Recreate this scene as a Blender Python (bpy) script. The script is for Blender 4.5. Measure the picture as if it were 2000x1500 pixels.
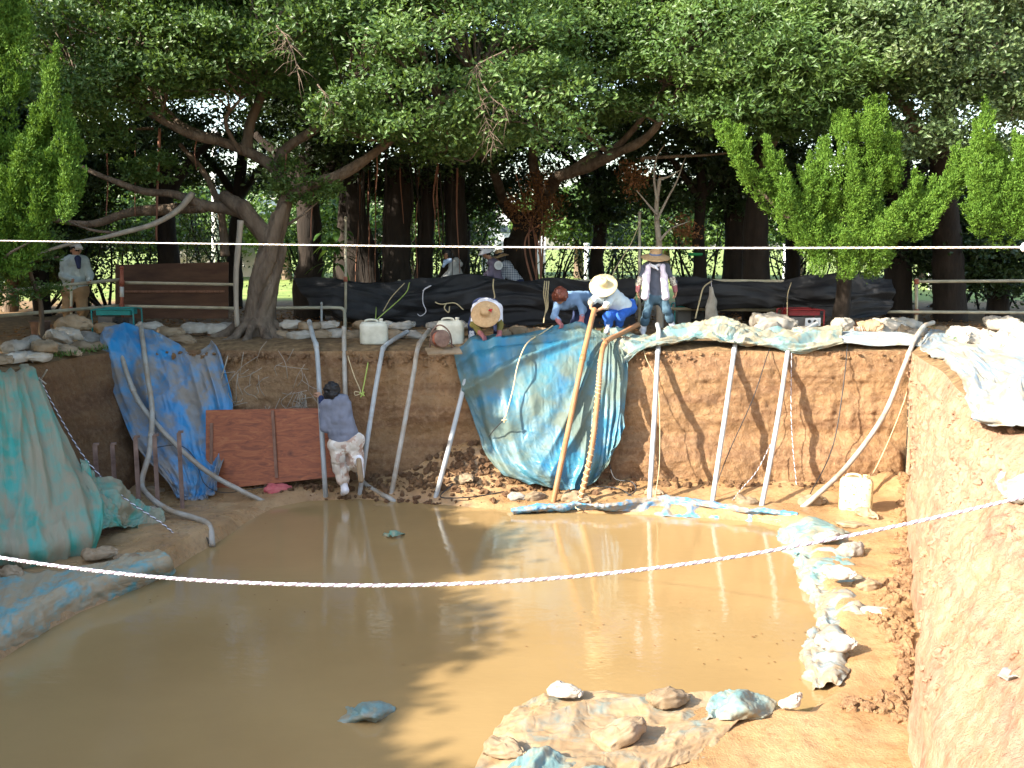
import bpy, bmesh, math, random
import numpy as np
from mathutils import Vector, Matrix
R_ = math.radians
for o in list(bpy.data.objects): bpy.data.objects.remove(o, do_unlink=True)
S = bpy.context.scene
C = S.collection
# ---------------------------------------------------------------- camera, sky, sun, exposure
FPX, CAMH, PITCH = 1900.0, 1.55, R_(8.09)
cam = bpy.data.cameras.new('camera'); camo = bpy.data.objects.new('camera', cam); C.objects.link(camo)
cam.sensor_width = 36; cam.lens = 36*FPX/2000; cam.clip_start = .05; cam.clip_end = 800
camo.location = (0, 0, CAMH); camo.rotation_euler = (R_(90)-PITCH, 0, 0)
S.camera = camo
LV = Vector((1.8, 1.0, -1.25)).normalized()          # the way the sunlight travels
SUN_EL = math.asin(-LV.z); SUN_ROT = math.atan2(-LV.x, -LV.y)
W = bpy.data.worlds.new('World'); S.world = W; W.use_nodes = True
wn = W.node_tree; bg = wn.nodes['Background']
sky = wn.nodes.new('ShaderNodeTexSky'); sky.sky_type = 'NISHITA'; sky.sun_disc = False
sky.sun_elevation = SUN_EL; sky.sun_rotation = SUN_ROT % (2*math.pi); sky.air_density = 1.2; sky.dust_density = 2.0
wn.links.new(sky.outputs[0], bg.inputs[0]); bg.inputs[1].default_value = .15
sun = bpy.data.lights.new('sun', 'SUN'); suno = bpy.data.objects.new('sun', sun); C.objects.link(suno)
sun.energy = 4.0; sun.angle = R_(.55); sun.color = (1, .94, .84)
suno.rotation_euler = LV.to_track_quat('-Z', 'Y').to_euler(); suno.location = (-20, -8, 16)
S.view_settings.view_transform = 'Standard'; S.view_settings.look = 'None'
S.view_settings.exposure = 2.04; S.view_settings.gamma = 1
S.render.engine = 'CYCLES'
rng = np.random.default_rng(7); random.seed(7)
# ---------------------------------------------------------------- geometry helpers
ct, st = math.cos(PITCH), math.sin(PITCH)
def U(px, py, Y=None, z=None):
    u = (px-1000)/FPX; v = (750-py)/FPX
    d = np.array([u, v*st+ct, v*ct-st])
    k = Y/d[1] if z is None else (z-CAMH)/d[2]
    return np.array([0, 0, CAMH])+d*k
def A(x): return np.asarray(x, float)
def _h(i, j, k):
    i = i.astype(np.int64); j = j.astype(np.int64); k = k.astype(np.int64)
    n = (i*374761393+j*668265263+k*2147483647) & 0xffffffff
    n = ((n ^ (n >> 13))*1274126177) & 0xffffffff
    n = ((n ^ (n >> 16))*2246822519) & 0xffffffff
    return ((n ^ (n >> 15)) & 0xffff)/32767.5-1
def vnoise(p):
    p = A(p); f = np.floor(p); t = p-f; t = t*t*(3-2*t); x, y, z = f[..., 0], f[..., 1], f[..., 2]; r = 0
    for a in (0, 1):
        for b in (0, 1):
            for c in (0, 1):
                w = (t[..., 0] if a else 1-t[..., 0])*(t[..., 1] if b else 1-t[..., 1])*(t[..., 2] if c else 1-t[..., 2])
                r = r+w*_h(x+a, y+b, z+c)
    return r
def fbm(p, n=4):
    r = 0; a = 1.; p = A(p)
    for i in range(n): r = r+a*vnoise(p+i*17.3); p = p*2.03; a *= .5
    return r
def rid(p, n=3):
    r = 0; a = 1.; p = A(p)
    for i in range(n): r = r+a*(1-2*np.abs(vnoise(p+i*9.7))); p = p*2.1; a *= .5
    return r
def P3(x, y, z=0): return np.stack(np.broadcast_arrays(A(x), A(y), A(z)), -1)
def nrm(v): v = A(v); return v/(np.linalg.norm(v, axis=-1, keepdims=True)+1e-9)
def catmull(P, n):
    P = A(P); k = len(P)
    if k == 2:
        t = np.linspace(0, 1, n).reshape((-1,)+(1,)*(P.ndim-1)); return P[0]*(1-t)+P[1]*t
    Q = np.concatenate([[2*P[0]-P[1]], P, [2*P[-1]-P[-2]]])
    s = np.linspace(0, k-1, n); i = np.minimum(s.astype(int), k-2); t = (s-i)
    t = t.reshape((-1,)+(1,)*(P.ndim-1))
    p0, p1, p2, p3 = Q[i], Q[i+1], Q[i+2], Q[i+3]
    return .5*(2*p1+(p2-p0)*t+(2*p0-5*p1+4*p2-p3)*t**2+(3*p1-p0-3*p2+p3)*t**3)
def wloc(o):
    v = Vector((0, 0, 0))
    while o: v += o.location; o = o.parent
    return v
def thing(name, label, cat, loc, group=None):
    o = bpy.data.objects.new(name, None); C.objects.link(o); o.location = loc; o.empty_display_size = .1
    o['label'] = label; o['category'] = cat
    if group: o['group'] = group
    return o
def tag(o, label, cat, group=None):
    o['label'] = label; o['category'] = cat
    if group: o['group'] = group
    return o
def mesh(name, v, f, smooth=True, uv=None):
    me = bpy.data.meshes.new(name); v = A(v)
    if isinstance(f, np.ndarray):
        n, k = f.shape
        me.vertices.add(len(v)); me.vertices.foreach_set('co', v.ravel())
        me.loops.add(n*k); me.loops.foreach_set('vertex_index', f.ravel().astype(np.int32))
        me.polygons.add(n); me.polygons.foreach_set('loop_start', np.arange(0, n*k, k, dtype=np.int32))
        me.update(calc_edges=True); me.validate()
    else:
        me.from_pydata([tuple(x) for x in v], [], [tuple(x) for x in f]); me.update()
    me.polygons.foreach_set('use_smooth', [smooth]*len(me.polygons))
    if uv is not None:
        l = me.uv_layers.new(name='UVMap'); idx = np.empty(len(me.loops), np.int32); me.loops.foreach_get('vertex_index', idx)
        l.data.foreach_set('uv', A(uv)[idx].ravel())
    return me
def mk(name, v, f, m, parent=None, base=None, smooth=True, uv=None, kind=None):
    v = A(v)
    if parent is not None: o0 = np.array(wloc(parent))
    elif base is not None: o0 = A(base)
    else: o0 = np.zeros(3)
    me = mesh(name, v-o0, f, smooth, uv)
    if m is not None: me.materials.append(m)
    o = bpy.data.objects.new(name, me); C.objects.link(o)
    if parent is not None: o.parent = parent
    else: o.location = o0
    if kind: o['kind'] = kind
    return o
class MB:
    def __init__(s): s.v = []; s.f = []; s.n = 0
    def add(s, v, f):
        s.v.append(A(v)); s.f += [tuple(int(i)+s.n for i in q) for q in f]; s.n += len(v); return s
    def build(s, name, m, parent=None, base=None, smooth=True, kind=None):
        return mk(name, np.concatenate(s.v), s.f, m, parent, base, smooth, None, kind)
def box(c, sz, rot=None):
    c = A(c); h = A(sz)/2
    v = A([[x, y, z] for x in (-1, 1) for y in (-1, 1) for z in (-1, 1)])*h
    if rot is not None: v = v@A(rot).T
    return v+c, [(0, 1, 3, 2), (4, 6, 7, 5), (0, 4, 5, 1), (2, 3, 7, 6), (0, 2, 6, 4), (1, 5, 7, 3)]
def rotz(a): c, s = math.cos(a), math.sin(a); return A([[c, -s, 0], [s, c, 0], [0, 0, 1]])
def tube(P, r, n=8, sm=0, cap=True):
    P = A(P)
    r = np.broadcast_to(A(r), (len(P),)) if np.ndim(r) == 0 else A(r)
    if sm:
        k = np.linspace(0, len(P)-1, sm); r = np.interp(k, np.arange(len(P)), r); P = catmull(P, sm)
    T = nrm(np.gradient(P, axis=0)); nn = np.zeros_like(P)
    a = A([0, 0, 1.]) if abs(T[0][2]) < .9 else A([1., 0, 0])
    x = nrm(np.cross(T[0], a)); nn[0] = x
    for i in range(1, len(P)):
        x = x-T[i]*np.dot(x, T[i]); x = nrm(x); nn[i] = x
    bb = np.cross(T, nn); th = np.arange(n)*2*math.pi/n
    v = P[:, None]+r[:, None, None]*(nn[:, None]*np.cos(th)[None, :, None]+bb[:, None]*np.sin(th)[None, :, None])
    v = v.reshape(-1, 3); f = []
    for i in range(len(P)-1):
        for j in range(n):
            k = (j+1) % n; f.append((i*n+j, i*n+k, (i+1)*n+k, (i+1)*n+j))
    if cap: f.append(tuple(range(n))[::-1]); f.append(tuple((len(P)-1)*n+j for j in range(n)))
    return v, f
def lathe(prof, n=24, c=(0, 0, 0), axis=(0, 0, 1), sq=None):
    prof = A(prof); th = np.arange(n)*2*math.pi/n; z = nrm(axis); a = A([0, 1., 0]) if abs(z[1]) < .9 else A([1., 0, 0])
    x = nrm(np.cross(a, z)); y = np.cross(z, x); cx, sy = np.cos(th), np.sin(th)
    if sq: cx = np.sign(cx)*np.abs(cx)**sq; sy = np.sign(sy)*np.abs(sy)**sq
    v = A(c)+prof[:, 0][:, None, None]*(cx[None, :, None]*x+sy[None, :, None]*y)+prof[:, 1][:, None, None]*z
    f = []
    for i in range(len(prof)-1):
        for j in range(n): k = (j+1) % n; f.append((i*n+j, i*n+k, (i+1)*n+k, (i+1)*n+j))
    f.append(tuple(range(n))[::-1]); f.append(tuple((len(prof)-1)*n+j for j in range(n)))
    return v.reshape(-1, 3), f
def grid_faces(nu, nv):
    i, j = np.meshgrid(np.arange(nv-1), np.arange(nu-1), indexing='ij'); a = (i*nu+j).ravel()
    return np.stack([a, a+1, a+nu+1, a+nu], -1)
# --- surface nets on a signed field made of tapered capsules
def blob(prims, k=.04, h=.016, noise=None, pad=.05):
    a = A([p[0] for p in prims]); b = A([p[1] for p in prims]); rr = max(max(p[2], p[3]) for p in prims)
    lo = np.minimum(a, b).min(0)-rr-pad; hi = np.maximum(a, b).max(0)+rr+pad
    n = np.ceil((hi-lo)/h).astype(int)+1
    ax = [lo[i]+h*np.arange(n[i]) for i in range(3)]
    D = np.full(n, .5)
    for p in prims:
        pa, pb, ra, rb = A(p[0]), A(p[1]), p[2], p[3]; m = k*1.5+2*h
        l = np.minimum(pa-ra, pb-rb)-m; u = np.maximum(pa+ra, pb+rb)+m
        i0 = np.clip(np.floor((l-lo)/h).astype(int), 0, n-1); i1 = np.clip(np.ceil((u-lo)/h).astype(int)+1, 1, n)
        X, Y, Z = np.meshgrid(ax[0][i0[0]:i1[0]], ax[1][i0[1]:i1[1]], ax[2][i0[2]:i1[2]], indexing='ij', sparse=True)
        ba = pb-pa; L = np.dot(ba, ba)+1e-9
        t = np.clip(((X-pa[0])*ba[0]+(Y-pa[1])*ba[1]+(Z-pa[2])*ba[2])/L, 0, 1)
        d = np.sqrt((X-pa[0]-ba[0]*t)**2+(Y-pa[1]-ba[1]*t)**2+(Z-pa[2]-ba[2]*t)**2)-(ra+(rb-ra)*t)
        sl = tuple(slice(i0[q], i1[q]) for q in range(3)); e = D[sl]
        kk = p[4] if len(p) > 4 else k
        hh = np.clip(.5+.5*(e-d)/kk, 0, 1); D[sl] = e*(1-hh)+d*hh-kk*hh*(1-hh)
    if noise:
        near = np.abs(D) < .12; idx = np.argwhere(near); D[near] += noise(lo+idx*h)
    return nets(D, lo, h)
def nets(D, lo, h):
    s = D < 0; n = np.array(D.shape)
    acc = np.zeros(tuple(n-1)+(3,)); cnt = np.zeros(tuple(n-1))
    cs = [slice(0, -1), slice(1, None)]
    for axis in range(3):
        for o1 in (0, 1):
            for o2 in (0, 1):
                ia = [None]*3; ib = [None]*3; ot = [q for q in range(3) if q != axis]
                ia[axis] = cs[0]; ib[axis] = cs[1]; ia[ot[0]] = ib[ot[0]] = cs[o1]; ia[ot[1]] = ib[ot[1]] = cs[o2]
                va, vb = D[tuple(ia)], D[tuple(ib)]; c = (va < 0) != (vb < 0)
                t = np.where(c, va/np.where(c, va-vb, 1), 0)
                acc[..., axis] += np.where(c, t, 0); acc[..., ot[0]] += c*o1; acc[..., ot[1]] += c*o2; cnt += c
    m = cnt > 0; idx = -np.ones(tuple(n-1), np.int64); idx[m] = np.arange(m.sum())
    V = lo+h*(np.argwhere(m)+acc[m]/cnt[m][:, None]); F = []
    for axis in range(3):
        ot = [(axis+1) % 3, (axis+2) % 3]; sa = [slice(1, -1)]*3; sb = [slice(1, -1)]*3; sa[axis] = slice(0, -1); sb[axis] = slice(1, None)
        a, b = s[tuple(sa)], s[tuple(sb)]; q = np.argwhere(a != b)
        if len(q) == 0: continue
        inside = a[tuple(q.T)]; base = q.copy(); base[:, ot[0]] += 1; base[:, ot[1]] += 1
        def g(d0, d1):
            z = base.copy(); z[:, ot[0]] -= d0; z[:, ot[1]] -= d1; return idx[tuple(z.T)]
        qd = np.stack([g(1, 1), g(0, 1), g(0, 0), g(1, 0)], -1); qd[~inside] = qd[~inside][:, ::-1]; F.append(qd)
    F = np.concatenate(F); return V, F[(F >= 0).all(1)]
def sheet(name, rows, nu, nv, m, disp=None, parent=None, base=None, thick=.008, xyz=None, uvs=None):
    P = A(rows); G = catmull(P, nv); G = np.stack([catmull(G[i], nu) for i in range(nv)])
    du = np.gradient(G, axis=1); dv = np.gradient(G, axis=0); N = nrm(np.cross(du, dv))
    if np.mean(np.sum(N*(A([0, 0, CAMH])-G), -1)) < 0: N = -N
    lu = np.linalg.norm(du, axis=-1).mean()*nu; lv = np.linalg.norm(dv, axis=-1).mean()*nv
    u, v = np.meshgrid(np.linspace(0, 1, nu), np.linspace(0, 1, nv))
    if disp is not None: G = G+N*disp(u, v, u*lu, v*lv)[..., None]
    if xyz is not None: G = G+xyz(u, v, G)
    uv = np.stack([u*lu, v*lv], -1).reshape(-1, 2)
    o = mk(name, G.reshape(-1, 3), grid_faces(nu, nv), m, parent, base if base is not None else (None if parent is not None else G.reshape(-1, 3)[G[..., 2].argmin()]), True, uv)
    if thick:
        s = o.modifiers.new('thickness', 'SOLIDIFY'); s.thickness = thick; s.offset = 0
    return o
def rope_strands(P, r, pitch, strands=3, seg=9, n=5):
    P = A(P); L = np.linalg.norm(np.diff(P, axis=0), axis=1).sum(); k = max(12, int(L/pitch*seg))
    Q = catmull(P, k); T = nrm(np.gradient(Q, axis=0)); up = A([0, 0, 1.]) if np.mean(np.abs(T[:, 2])) < .7 else A([0, 1., 0])
    x = nrm(np.cross(T, up)); y = np.cross(x, T); a = np.linspace(0, L/pitch*2*math.pi, k)
    out = []
    for s in range(strands):
        b = a+s*2*math.pi/strands
        out.append(tube(Q+(x*np.cos(b)[:, None]+y*np.sin(b)[:, None])*r*.5, r*.56, n))
    return out
# ---------------------------------------------------------------- material helpers
class NT:
    def __init__(s, name):
        s.m = bpy.data.materials.new(name); s.m.use_nodes = True; s.t = s.m.node_tree; s.b = s.t.nodes['Principled BSDF']; s.out = s.t.nodes['Material Output']
    def n(s, t, **k):
        x = s.t.nodes.new('ShaderNode'+t)
        for a, b in k.items():
            if a[0] == '_': x.inputs[a[1:].replace('_', ' ')].default_value = b
            else: setattr(x, a, b)
        return x
    def l(s, a, b): s.t.links.new(a, b)
    def coord(s, kind, scale=(1, 1, 1), rot=(0, 0, 0)):
        if kind == 'W': o = s.n('NewGeometry').outputs['Position']
        else: o = s.n('TexCoord').outputs[{'O': 'Object', 'U': 'UV', 'G': 'Generated'}[kind]]
        mp = s.n('Mapping'); mp.inputs['Scale'].default_value = scale; mp.inputs['Rotation'].default_value = rot; s.l(o, mp.inputs[0]); return mp.outputs[0]
    def noise(s, co, scale, detail=4, rough=.55, dist=0):
        x = s.n('TexNoise', _Scale=scale, _Detail=detail, _Roughness=rough, _Distortion=dist); s.l(co, x.inputs['Vector']); return x.outputs['Fac']
    def ramp(s, fac, stops):
        r = s.n('ValToRGB'); e = r.color_ramp.elements
        while len(e) > 1: e.remove(e[-1])
        e[0].position = stops[0][0]; e[0].color = tuple(stops[0][1])+(1,)
        for p, c in stops[1:]: q = e.new(p); q.color = tuple(c)+(1,)
        s.l(fac, r.inputs[0]); return r.outputs[0]
    def rf(s, fac, a, b, lo=0, hi=1):
        r = s.n('MapRange'); r.inputs[1].default_value = a; r.inputs[2].default_value = b; r.inputs[3].default_value = lo; r.inputs[4].default_value = hi; s.l(fac, r.inputs[0]); return r.outputs[0]
    def mix(s, fac, a, b, mode='MIX'):
        x = s.n('Mix', data_type='RGBA', blend_type=mode)
        for v, i in ((fac, 0), (a, 6), (b, 7)):
            if isinstance(v, (int, float)): x.inputs[i].default_value = v
            elif isinstance(v, tuple): x.inputs[i].default_value = v+(1,)
            else: s.l(v, x.inputs[i])
        return x.outputs[2]
    def math(s, op, a, b=0):
        x = s.n('Math', operation=op)
        for v, i in ((a, 0), (b, 1)):
            if isinstance(v, (int, float)): x.inputs[i].default_value = v
            else: s.l(v, x.inputs[i])
        return x.outputs[0]
    def bump(s, h, st=.5, dist=.02):
        b = s.n('Bump', _Strength=st, _Distance=dist); s.l(h, b.inputs['Height']); s.l(b.outputs[0], s.b.inputs['Normal']); return b
    def fin(s, col, rough=.7, spec=.5):
        if isinstance(col, tuple): s.b.inputs['Base Color'].default_value = col+(1,)
        else: s.l(col, s.b.inputs['Base Color'])
        if isinstance(rough, (int, float)): s.b.inputs['Roughness'].default_value = rough
        else: s.l(rough, s.b.inputs['Roughness'])
        s.b.inputs['Specular IOR Level'].default_value = spec; return s.m
def mottled(name, c1, c2, scale=8, rough=.75, bs=40, bst=.3, bd=.01, co='O', stretch=(1, 1, 1), spec=.4, rnd=0):
    t = NT(name); c = t.coord(co, stretch); n = t.noise(c, scale, 5); col = t.ramp(n, [(.3, c1), (.7, c2)])
    if rnd:
        oi = t.n('ObjectInfo'); hs = t.n('HueSaturation'); t.l(t.rf(oi.outputs['Random'], 0, 1, 1-rnd, 1+rnd*.4), hs.inputs['Value']); t.l(col, hs.inputs['Color']); col = hs.outputs[0]
    t.bump(t.noise(c, bs, 3), bst, bd); return t.fin(col, rough, spec)
def soil(name, tone=(1, 1, 1), wet=0, con=1., streak=0):
    t = NT(name); c = t.coord('W'); k = lambda a: tuple(x*y for x, y in zip(a, tone))
    big = t.noise(c, .9, 5); fine = t.noise(c, 14, 6, .65); st = t.noise(t.coord('W', (.35, .35, 4)), 1.3, 4)
    col = t.ramp(big, [(.25, k((.20, .108, .046))), (.5, k((.28, .158, .070))), (.75, k((.35, .210, .108)))])
    col = t.mix(t.rf(st, .42, .62), col, k((.205, .108, .052)))
    if streak: col = t.mix(t.rf(t.noise(t.coord('W', (5, 5, .45)), 1.6, 5), .4, .65, 0, streak), col, k((.38, .25, .14)))
    col = t.mix(t.rf(fine, .45, .7, 0, .55*con), col, k((.39, .255, .14)))
    col = t.mix(t.rf(t.noise(c, 34, 3), .58, .7, 0, .5*con), col, k((.12, .062, .028)))
    b = t.math('ADD', fine, t.math('MULTIPLY', t.noise(c, 55, 4, .7), .5))
    t.bump(b, 1.0, .045)
    return t, col
def tarp(name, c1, c2, mud=(.36, .25, .14), amt=.5, st=(1, 1, 1), rough=.4, ms=1.4):
    t = NT(name); c = t.coord('U', st); w = t.coord('W')
    col = t.ramp(t.noise(c, 2.2, 4), [(.3, c1), (.7, c2)])
    m1 = t.noise(c, ms, 7, .62, .6); m2 = t.noise(w, ms*3.1, 6, .6)
    f = t.math('ADD', t.math('MULTIPLY', m1, .65), t.math('MULTIPLY', m2, .35))
    fac = t.rf(f, .60-.22*amt, .66-.16*amt, 0, .92)
    col = t.mix(fac, col, mud)
    thin = t.rf(t.noise(c, 7, 5), .4, .75, 0, .55)
    col = t.mix(thin, col, tuple(.5*a+.5*b for a, b in zip(mud, c2)))
    cr = t.n('TexVoronoi', feature='DISTANCE_TO_EDGE', _Scale=7); nz = t.n('TexNoise', _Scale=3, _Detail=3); t.l(c, nz.inputs['Vector'])
    t.l(t.mix(.35, c, nz.outputs['Color']), cr.inputs['Vector'])
    hgt = t.math('ADD', t.math('MULTIPLY', t.rf(cr.outputs['Distance'], 0, .12), .7), t.noise(c, 22, 4))
    t.bump(hgt, .28, .012)
    return t.fin(col, t.rf(fac, 0, 1, rough, .75), .5)
def leafmat(name, c1, c2, c3, rough=.38, tr=.3, spec=.5):
    t = NT(name); w = t.coord('W')
    at = t.n('Attribute', attribute_name='var'); n = t.noise(w, .8, 2)
    col = t.ramp(t.math('ADD', t.math('MULTIPLY', at.outputs['Fac'], .7), t.math('MULTIPLY', n, .35)), [(.1, c1), (.5, c2), (.95, c3)])
    t.fin(col, rough, spec)
    tb = t.n('BsdfTranslucent'); t.l(t.mix(.5, col, (.16, .24, .02), 'MIX'), tb.inputs[0])
    ms = t.n('MixShader'); ms.inputs[0].default_value = tr; t.l(t.b.outputs[0], ms.inputs[1]); t.l(tb.outputs[0], ms.inputs[2]); t.l(ms.outputs[0], t.out.inputs[0])
    return t.m
# ---------------------------------------------------------------- materials
MAT = {}
t, c = soil('pit_soil'); t.fin(c, .85, .25); MAT['soil'] = t.m
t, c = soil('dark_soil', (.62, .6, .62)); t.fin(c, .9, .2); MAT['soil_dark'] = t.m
t = NT('mud_floor'); w = t.coord('W'); n1 = t.noise(w, 1.1, 6); n2 = t.noise(w, 17, 5); n3 = t.noise(w, 2.4, 4)
cc = t.ramp(n1, [(.3, (.25, .140, .058)), (.55, (.35, .210, .095)), (.75, (.41, .275, .145))]); cc = t.mix(t.rf(n2, .5, .72, 0, .6), cc, (.19, .10, .04))
t.bump(t.math('ADD', n2, t.noise(w, 60, 3)), t.rf(n3, .4, .6, .1, .7), .02) if False else t.bump(t.math('ADD', n2, t.noise(w, 60, 3)), .45, .02)
MAT['mud'] = t.fin(cc, t.rf(n3, .42, .6, .22, .7), .5)
t = NT('woodland_ground'); w = t.coord('W'); n1 = t.noise(w, .35, 5); n2 = t.noise(w, 9, 6)
cc = t.ramp(n2, [(.3, (.10, .06, .03)), (.55, (.2, .125, .06)), (.75, (.33, .21, .10))])
sx = t.n('SeparateXYZ'); t.l(w, sx.inputs[0]); far = t.rf(t.math('ADD', sx.outputs[1], t.math('MULTIPLY', n1, 6)), 29, 31)
cc = t.mix(far, cc, t.ramp(t.noise(w, 1.6, 6), [(.3, (.10, .15, .035)), (.6, (.22, .27, .07)), (.8, (.33, .32, .13))]))
t.bump(n2, .6, .05); MAT['ground'] = t.fin(cc, .95, .2)
t = NT('murky_water'); w = t.coord('W'); cc = t.ramp(t.noise(w, .5, 4), [(.3, (.255, .165, .068)), (.7, (.305, .202, .086))])
rp = t.math('ADD', t.noise(t.coord('W', (1, 2.2, 1)), 2.6, 3), t.math('MULTIPLY', t.noise(t.coord('W', (1, 2.6, 1)), 11, 2), .3)); t.bump(rp, .16, .02)
t.b.inputs['IOR'].default_value = 1.65; MAT['water'] = t.fin(cc, .035, .5)
def pvc(name, a, b):
    t = NT(name); c = t.coord('W'); col = t.ramp(t.noise(c, 5, 5), [(.3, a), (.7, b)]); col = t.mix(t.rf(t.noise(c, 3.2, 6, .65), .5, .68, 0, .75), col, (.27, .18, .10)); t.bump(t.noise(c, 30, 3), .15, .004); return t.fin(col, .5, .4)
MAT['pipe'] = pvc('grey_pvc', (.30, .31, .30), (.42, .43, .41)); MAT['pipe_mud'] = pvc('muddy_pvc', (.26, .21, .15), (.40, .38, .33)); MAT['pipe_or'] = pvc('orange_pvc', (.27, .12, .045), (.38, .18, .075))
MAT['tarp_blue'] = tarp('blue_tarp', (.012, .165, .38), (.03, .24, .45), (.25, .19, .125), .80, (1, .45, 1), .42)
MAT['tarp_mid'] = tarp('worn_blue_tarp', (.010, .130, .26), (.04, .175, .215), (.105, .125, .085), .80, (1, .7, 1), .38, .8)
MAT['tarp_green'] = tarp('green_tarp', (.022, .22, .165), (.045, .30, .23), (.27, .205, .125), .86, (2.2, .3, 1), .5, 1.3)
MAT['tarp_mud'] = tarp('muddy_tarp', (.05, .26, .30), (.1, .34, .36), (.33, .22, .11), .98, (1, 1, 1), .5, 2.2)
MAT['tarp_pale'] = tarp('pale_tarp', (.085, .19, .19), (.18, .27, .26), (.23, .185, .11), .75, (1, 1, 1), .45, 2.4)
MAT['tarp_white'] = tarp('whitish_tarp', (.19, .26, .29), (.30, .35, .37), (.27, .215, .135), .7, (1, 1, 1), .5, 1.2)
MAT['tarp_bank'] = tarp('grey_bank_tarp', (.12, .17, .18), (.20, .24, .24), (.23, .16, .085), .85, (1, 1, 1), .5, 2.4)
MAT['tarp_lip'] = tarp('bright_blue_tarp', (.03, .20, .42), (.07, .28, .46), (.27, .19, .10), .68, (1, 1, 1), .4, 2.6)
MAT['tarp_near'] = tarp('mud_soaked_tarp', (.10, .19, .19), (.17, .24, .22), (.31, .185, .08), 1.15, (1, 1, 1), .4, 2.0)
t = NT('black_net'); c = t.coord('U'); wv = t.n('TexWave', _Scale=60); t.l(c, wv.inputs[0]); n = t.noise(c, 3, 4)
t.bump(t.math('ADD', wv.outputs['Fac'], t.noise(c, 40, 3)), .4, .01); MAT['net'] = t.fin(t.ramp(n, [(.3, (.012, .012, .014)), (.7, (.035, .034, .035))]), .62, .4)
MAT['bag'] = mottled('white_sandbag', (.30, .255, .19), (.50, .45, .375), 6, .9, 90, .35, .006, 'O', rnd=.35)
MAT['bag_tan'] = mottled('muddy_sandbag', (.20, .13, .065), (.33, .245, .155), 6, .85, 90, .35, .006, 'O', rnd=.25)
MAT['bag_red'] = mottled('red_bag', (.42, .06, .07), (.55, .16, .14), 7, .7, 40, .4, .01)
MAT['bark'] = mottled('banyan_bark', (.075, .050, .032), (.19, .14, .095), 7, .9, 24, 1.0, .04, 'W', (1, 1, .25))
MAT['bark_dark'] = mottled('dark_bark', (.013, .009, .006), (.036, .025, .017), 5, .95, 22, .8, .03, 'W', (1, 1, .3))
MAT['bark_pale'] = mottled('pale_bark', (.25, .21, .16), (.40, .34, .26), 9, .9, 30, .6, .02, 'W', (1, 1, .3))
MAT['root_red'] = mottled('aerial_root', (.14, .06, .035), (.32, .15, .09), 6, .95, 30, .5, .01, 'W', (1, 1, .2))
MAT['leaf'] = leafmat('ficus_leaf', (.040, .087, .018), (.074, .143, .029), (.138, .212, .048), .48, .33)
MAT['leaf_gray'] = leafmat('greyish_leaf', (.05, .095, .035), (.095, .150, .052), (.17, .22, .09), .45, .28)
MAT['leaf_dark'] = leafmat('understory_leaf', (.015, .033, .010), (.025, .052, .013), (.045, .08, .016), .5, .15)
MAT['leaf_light'] = leafmat('sunny_leaf', (.07, .13, .025), (.12, .20, .04), (.2, .28, .07), .5, .3)
MAT['jun'] = leafmat('juniper_scale', (.050, .115, .012), (.090, .180, .018), (.16, .26, .032), .65, .28, .25)
MAT['dead'] = leafmat('dead_leaf', (.12, .05, .02), (.2, .085, .035), (.3, .14, .06), .8, .2, .2)
t = NT('orange_plywood'); c = t.coord('O'); g = t.noise(t.coord('O', (1.2, 1, 5)), 3.0, 6, .6, 1.5); kn = t.n('TexVoronoi', _Scale=2.6); t.l(c, kn.inputs[0])
cc = t.ramp(g, [(.3, (.17, .045, .018)), (.55, (.32, .09, .03)), (.75, (.40, .14, .05))]); cc = t.mix(t.rf(kn.outputs['Distance'], .02, .16, .8, 0), cc, (.09, .025, .012))
t.bump(g, .3, .01); MAT['ply'] = t.fin(cc, .6, .4)
MAT['ply_dark'] = mottled('dark_plywood', (.06, .028, .016), (.11, .055, .03), 2, .8, 20, .3, .01, 'O', (1, 1, 5))
MAT['batten'] = mottled('batten_wood', (.15, .07, .04), (.26, .13, .08), 6, .8, 40, .4, .01, 'O', (4, 4, .5))
MAT['steel'] = mottled('rusty_stake', (.10, .055, .04), (.24, .15, .11), 9, .7, 40, .4, .005)
MAT['rail'] = mottled('weathered_rail', (.33, .29, .20), (.52, .47, .34), 5, .6, 30, .3, .005, 'W')
MAT['rust'] = mottled('red_rust_post', (.28, .07, .04), (.42, .15, .09), 9, .8, 40, .4, .005)
MAT['whitepaint'] = mottled('old_white_paint', (.6, .6, .58), (.75, .75, .72), 9, .6)
t = NT('jerrycan_plastic'); c = t.coord('O'); n = t.noise(c, 7, 4); t.b.inputs['Subsurface Weight'].default_value = .15; t.b.inputs['Subsurface Radius'].default_value = (.05, .05, .04); t.bump(t.noise(c, 15, 2), .15, .01)
MAT['can'] = t.fin(t.ramp(n, [(.35, (.46, .44, .34)), (.65, (.60, .58, .47))]), .4)
t = NT('yellowed_plastic'); c = t.coord('O'); n = t.noise(c, 9, 4); MAT['can_y'] = t.fin(t.mix(t.rf(t.noise(c, 30, 2), .62, .66), t.ramp(n, [(.35, (.52, .45, .22)), (.65, (.60, .55, .36))]), (.25, .15, .05)), .45)
def plain(name, c, rough=.6, var=.15, sc=9, spec=.4, bst=.2, bs=40): return mottled(name, tuple(x*(1-var) for x in c), tuple(min(1, x*(1+var)) for x in c), sc, rough, bs, bst, .006, 'O', spec=spec)
MAT['teal'] = plain('teal_frame', (.02, .26, .25), .45); MAT['black'] = plain('black_plastic', (.02, .02, .02), .5); MAT['red'] = plain('red_paint', (.22, .02, .02), .5)
MAT['engine'] = plain('engine_grey', (.13, .12, .11), .5); MAT['label'] = plain('white_label', (.7, .7, .7), .5, .05)
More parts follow.
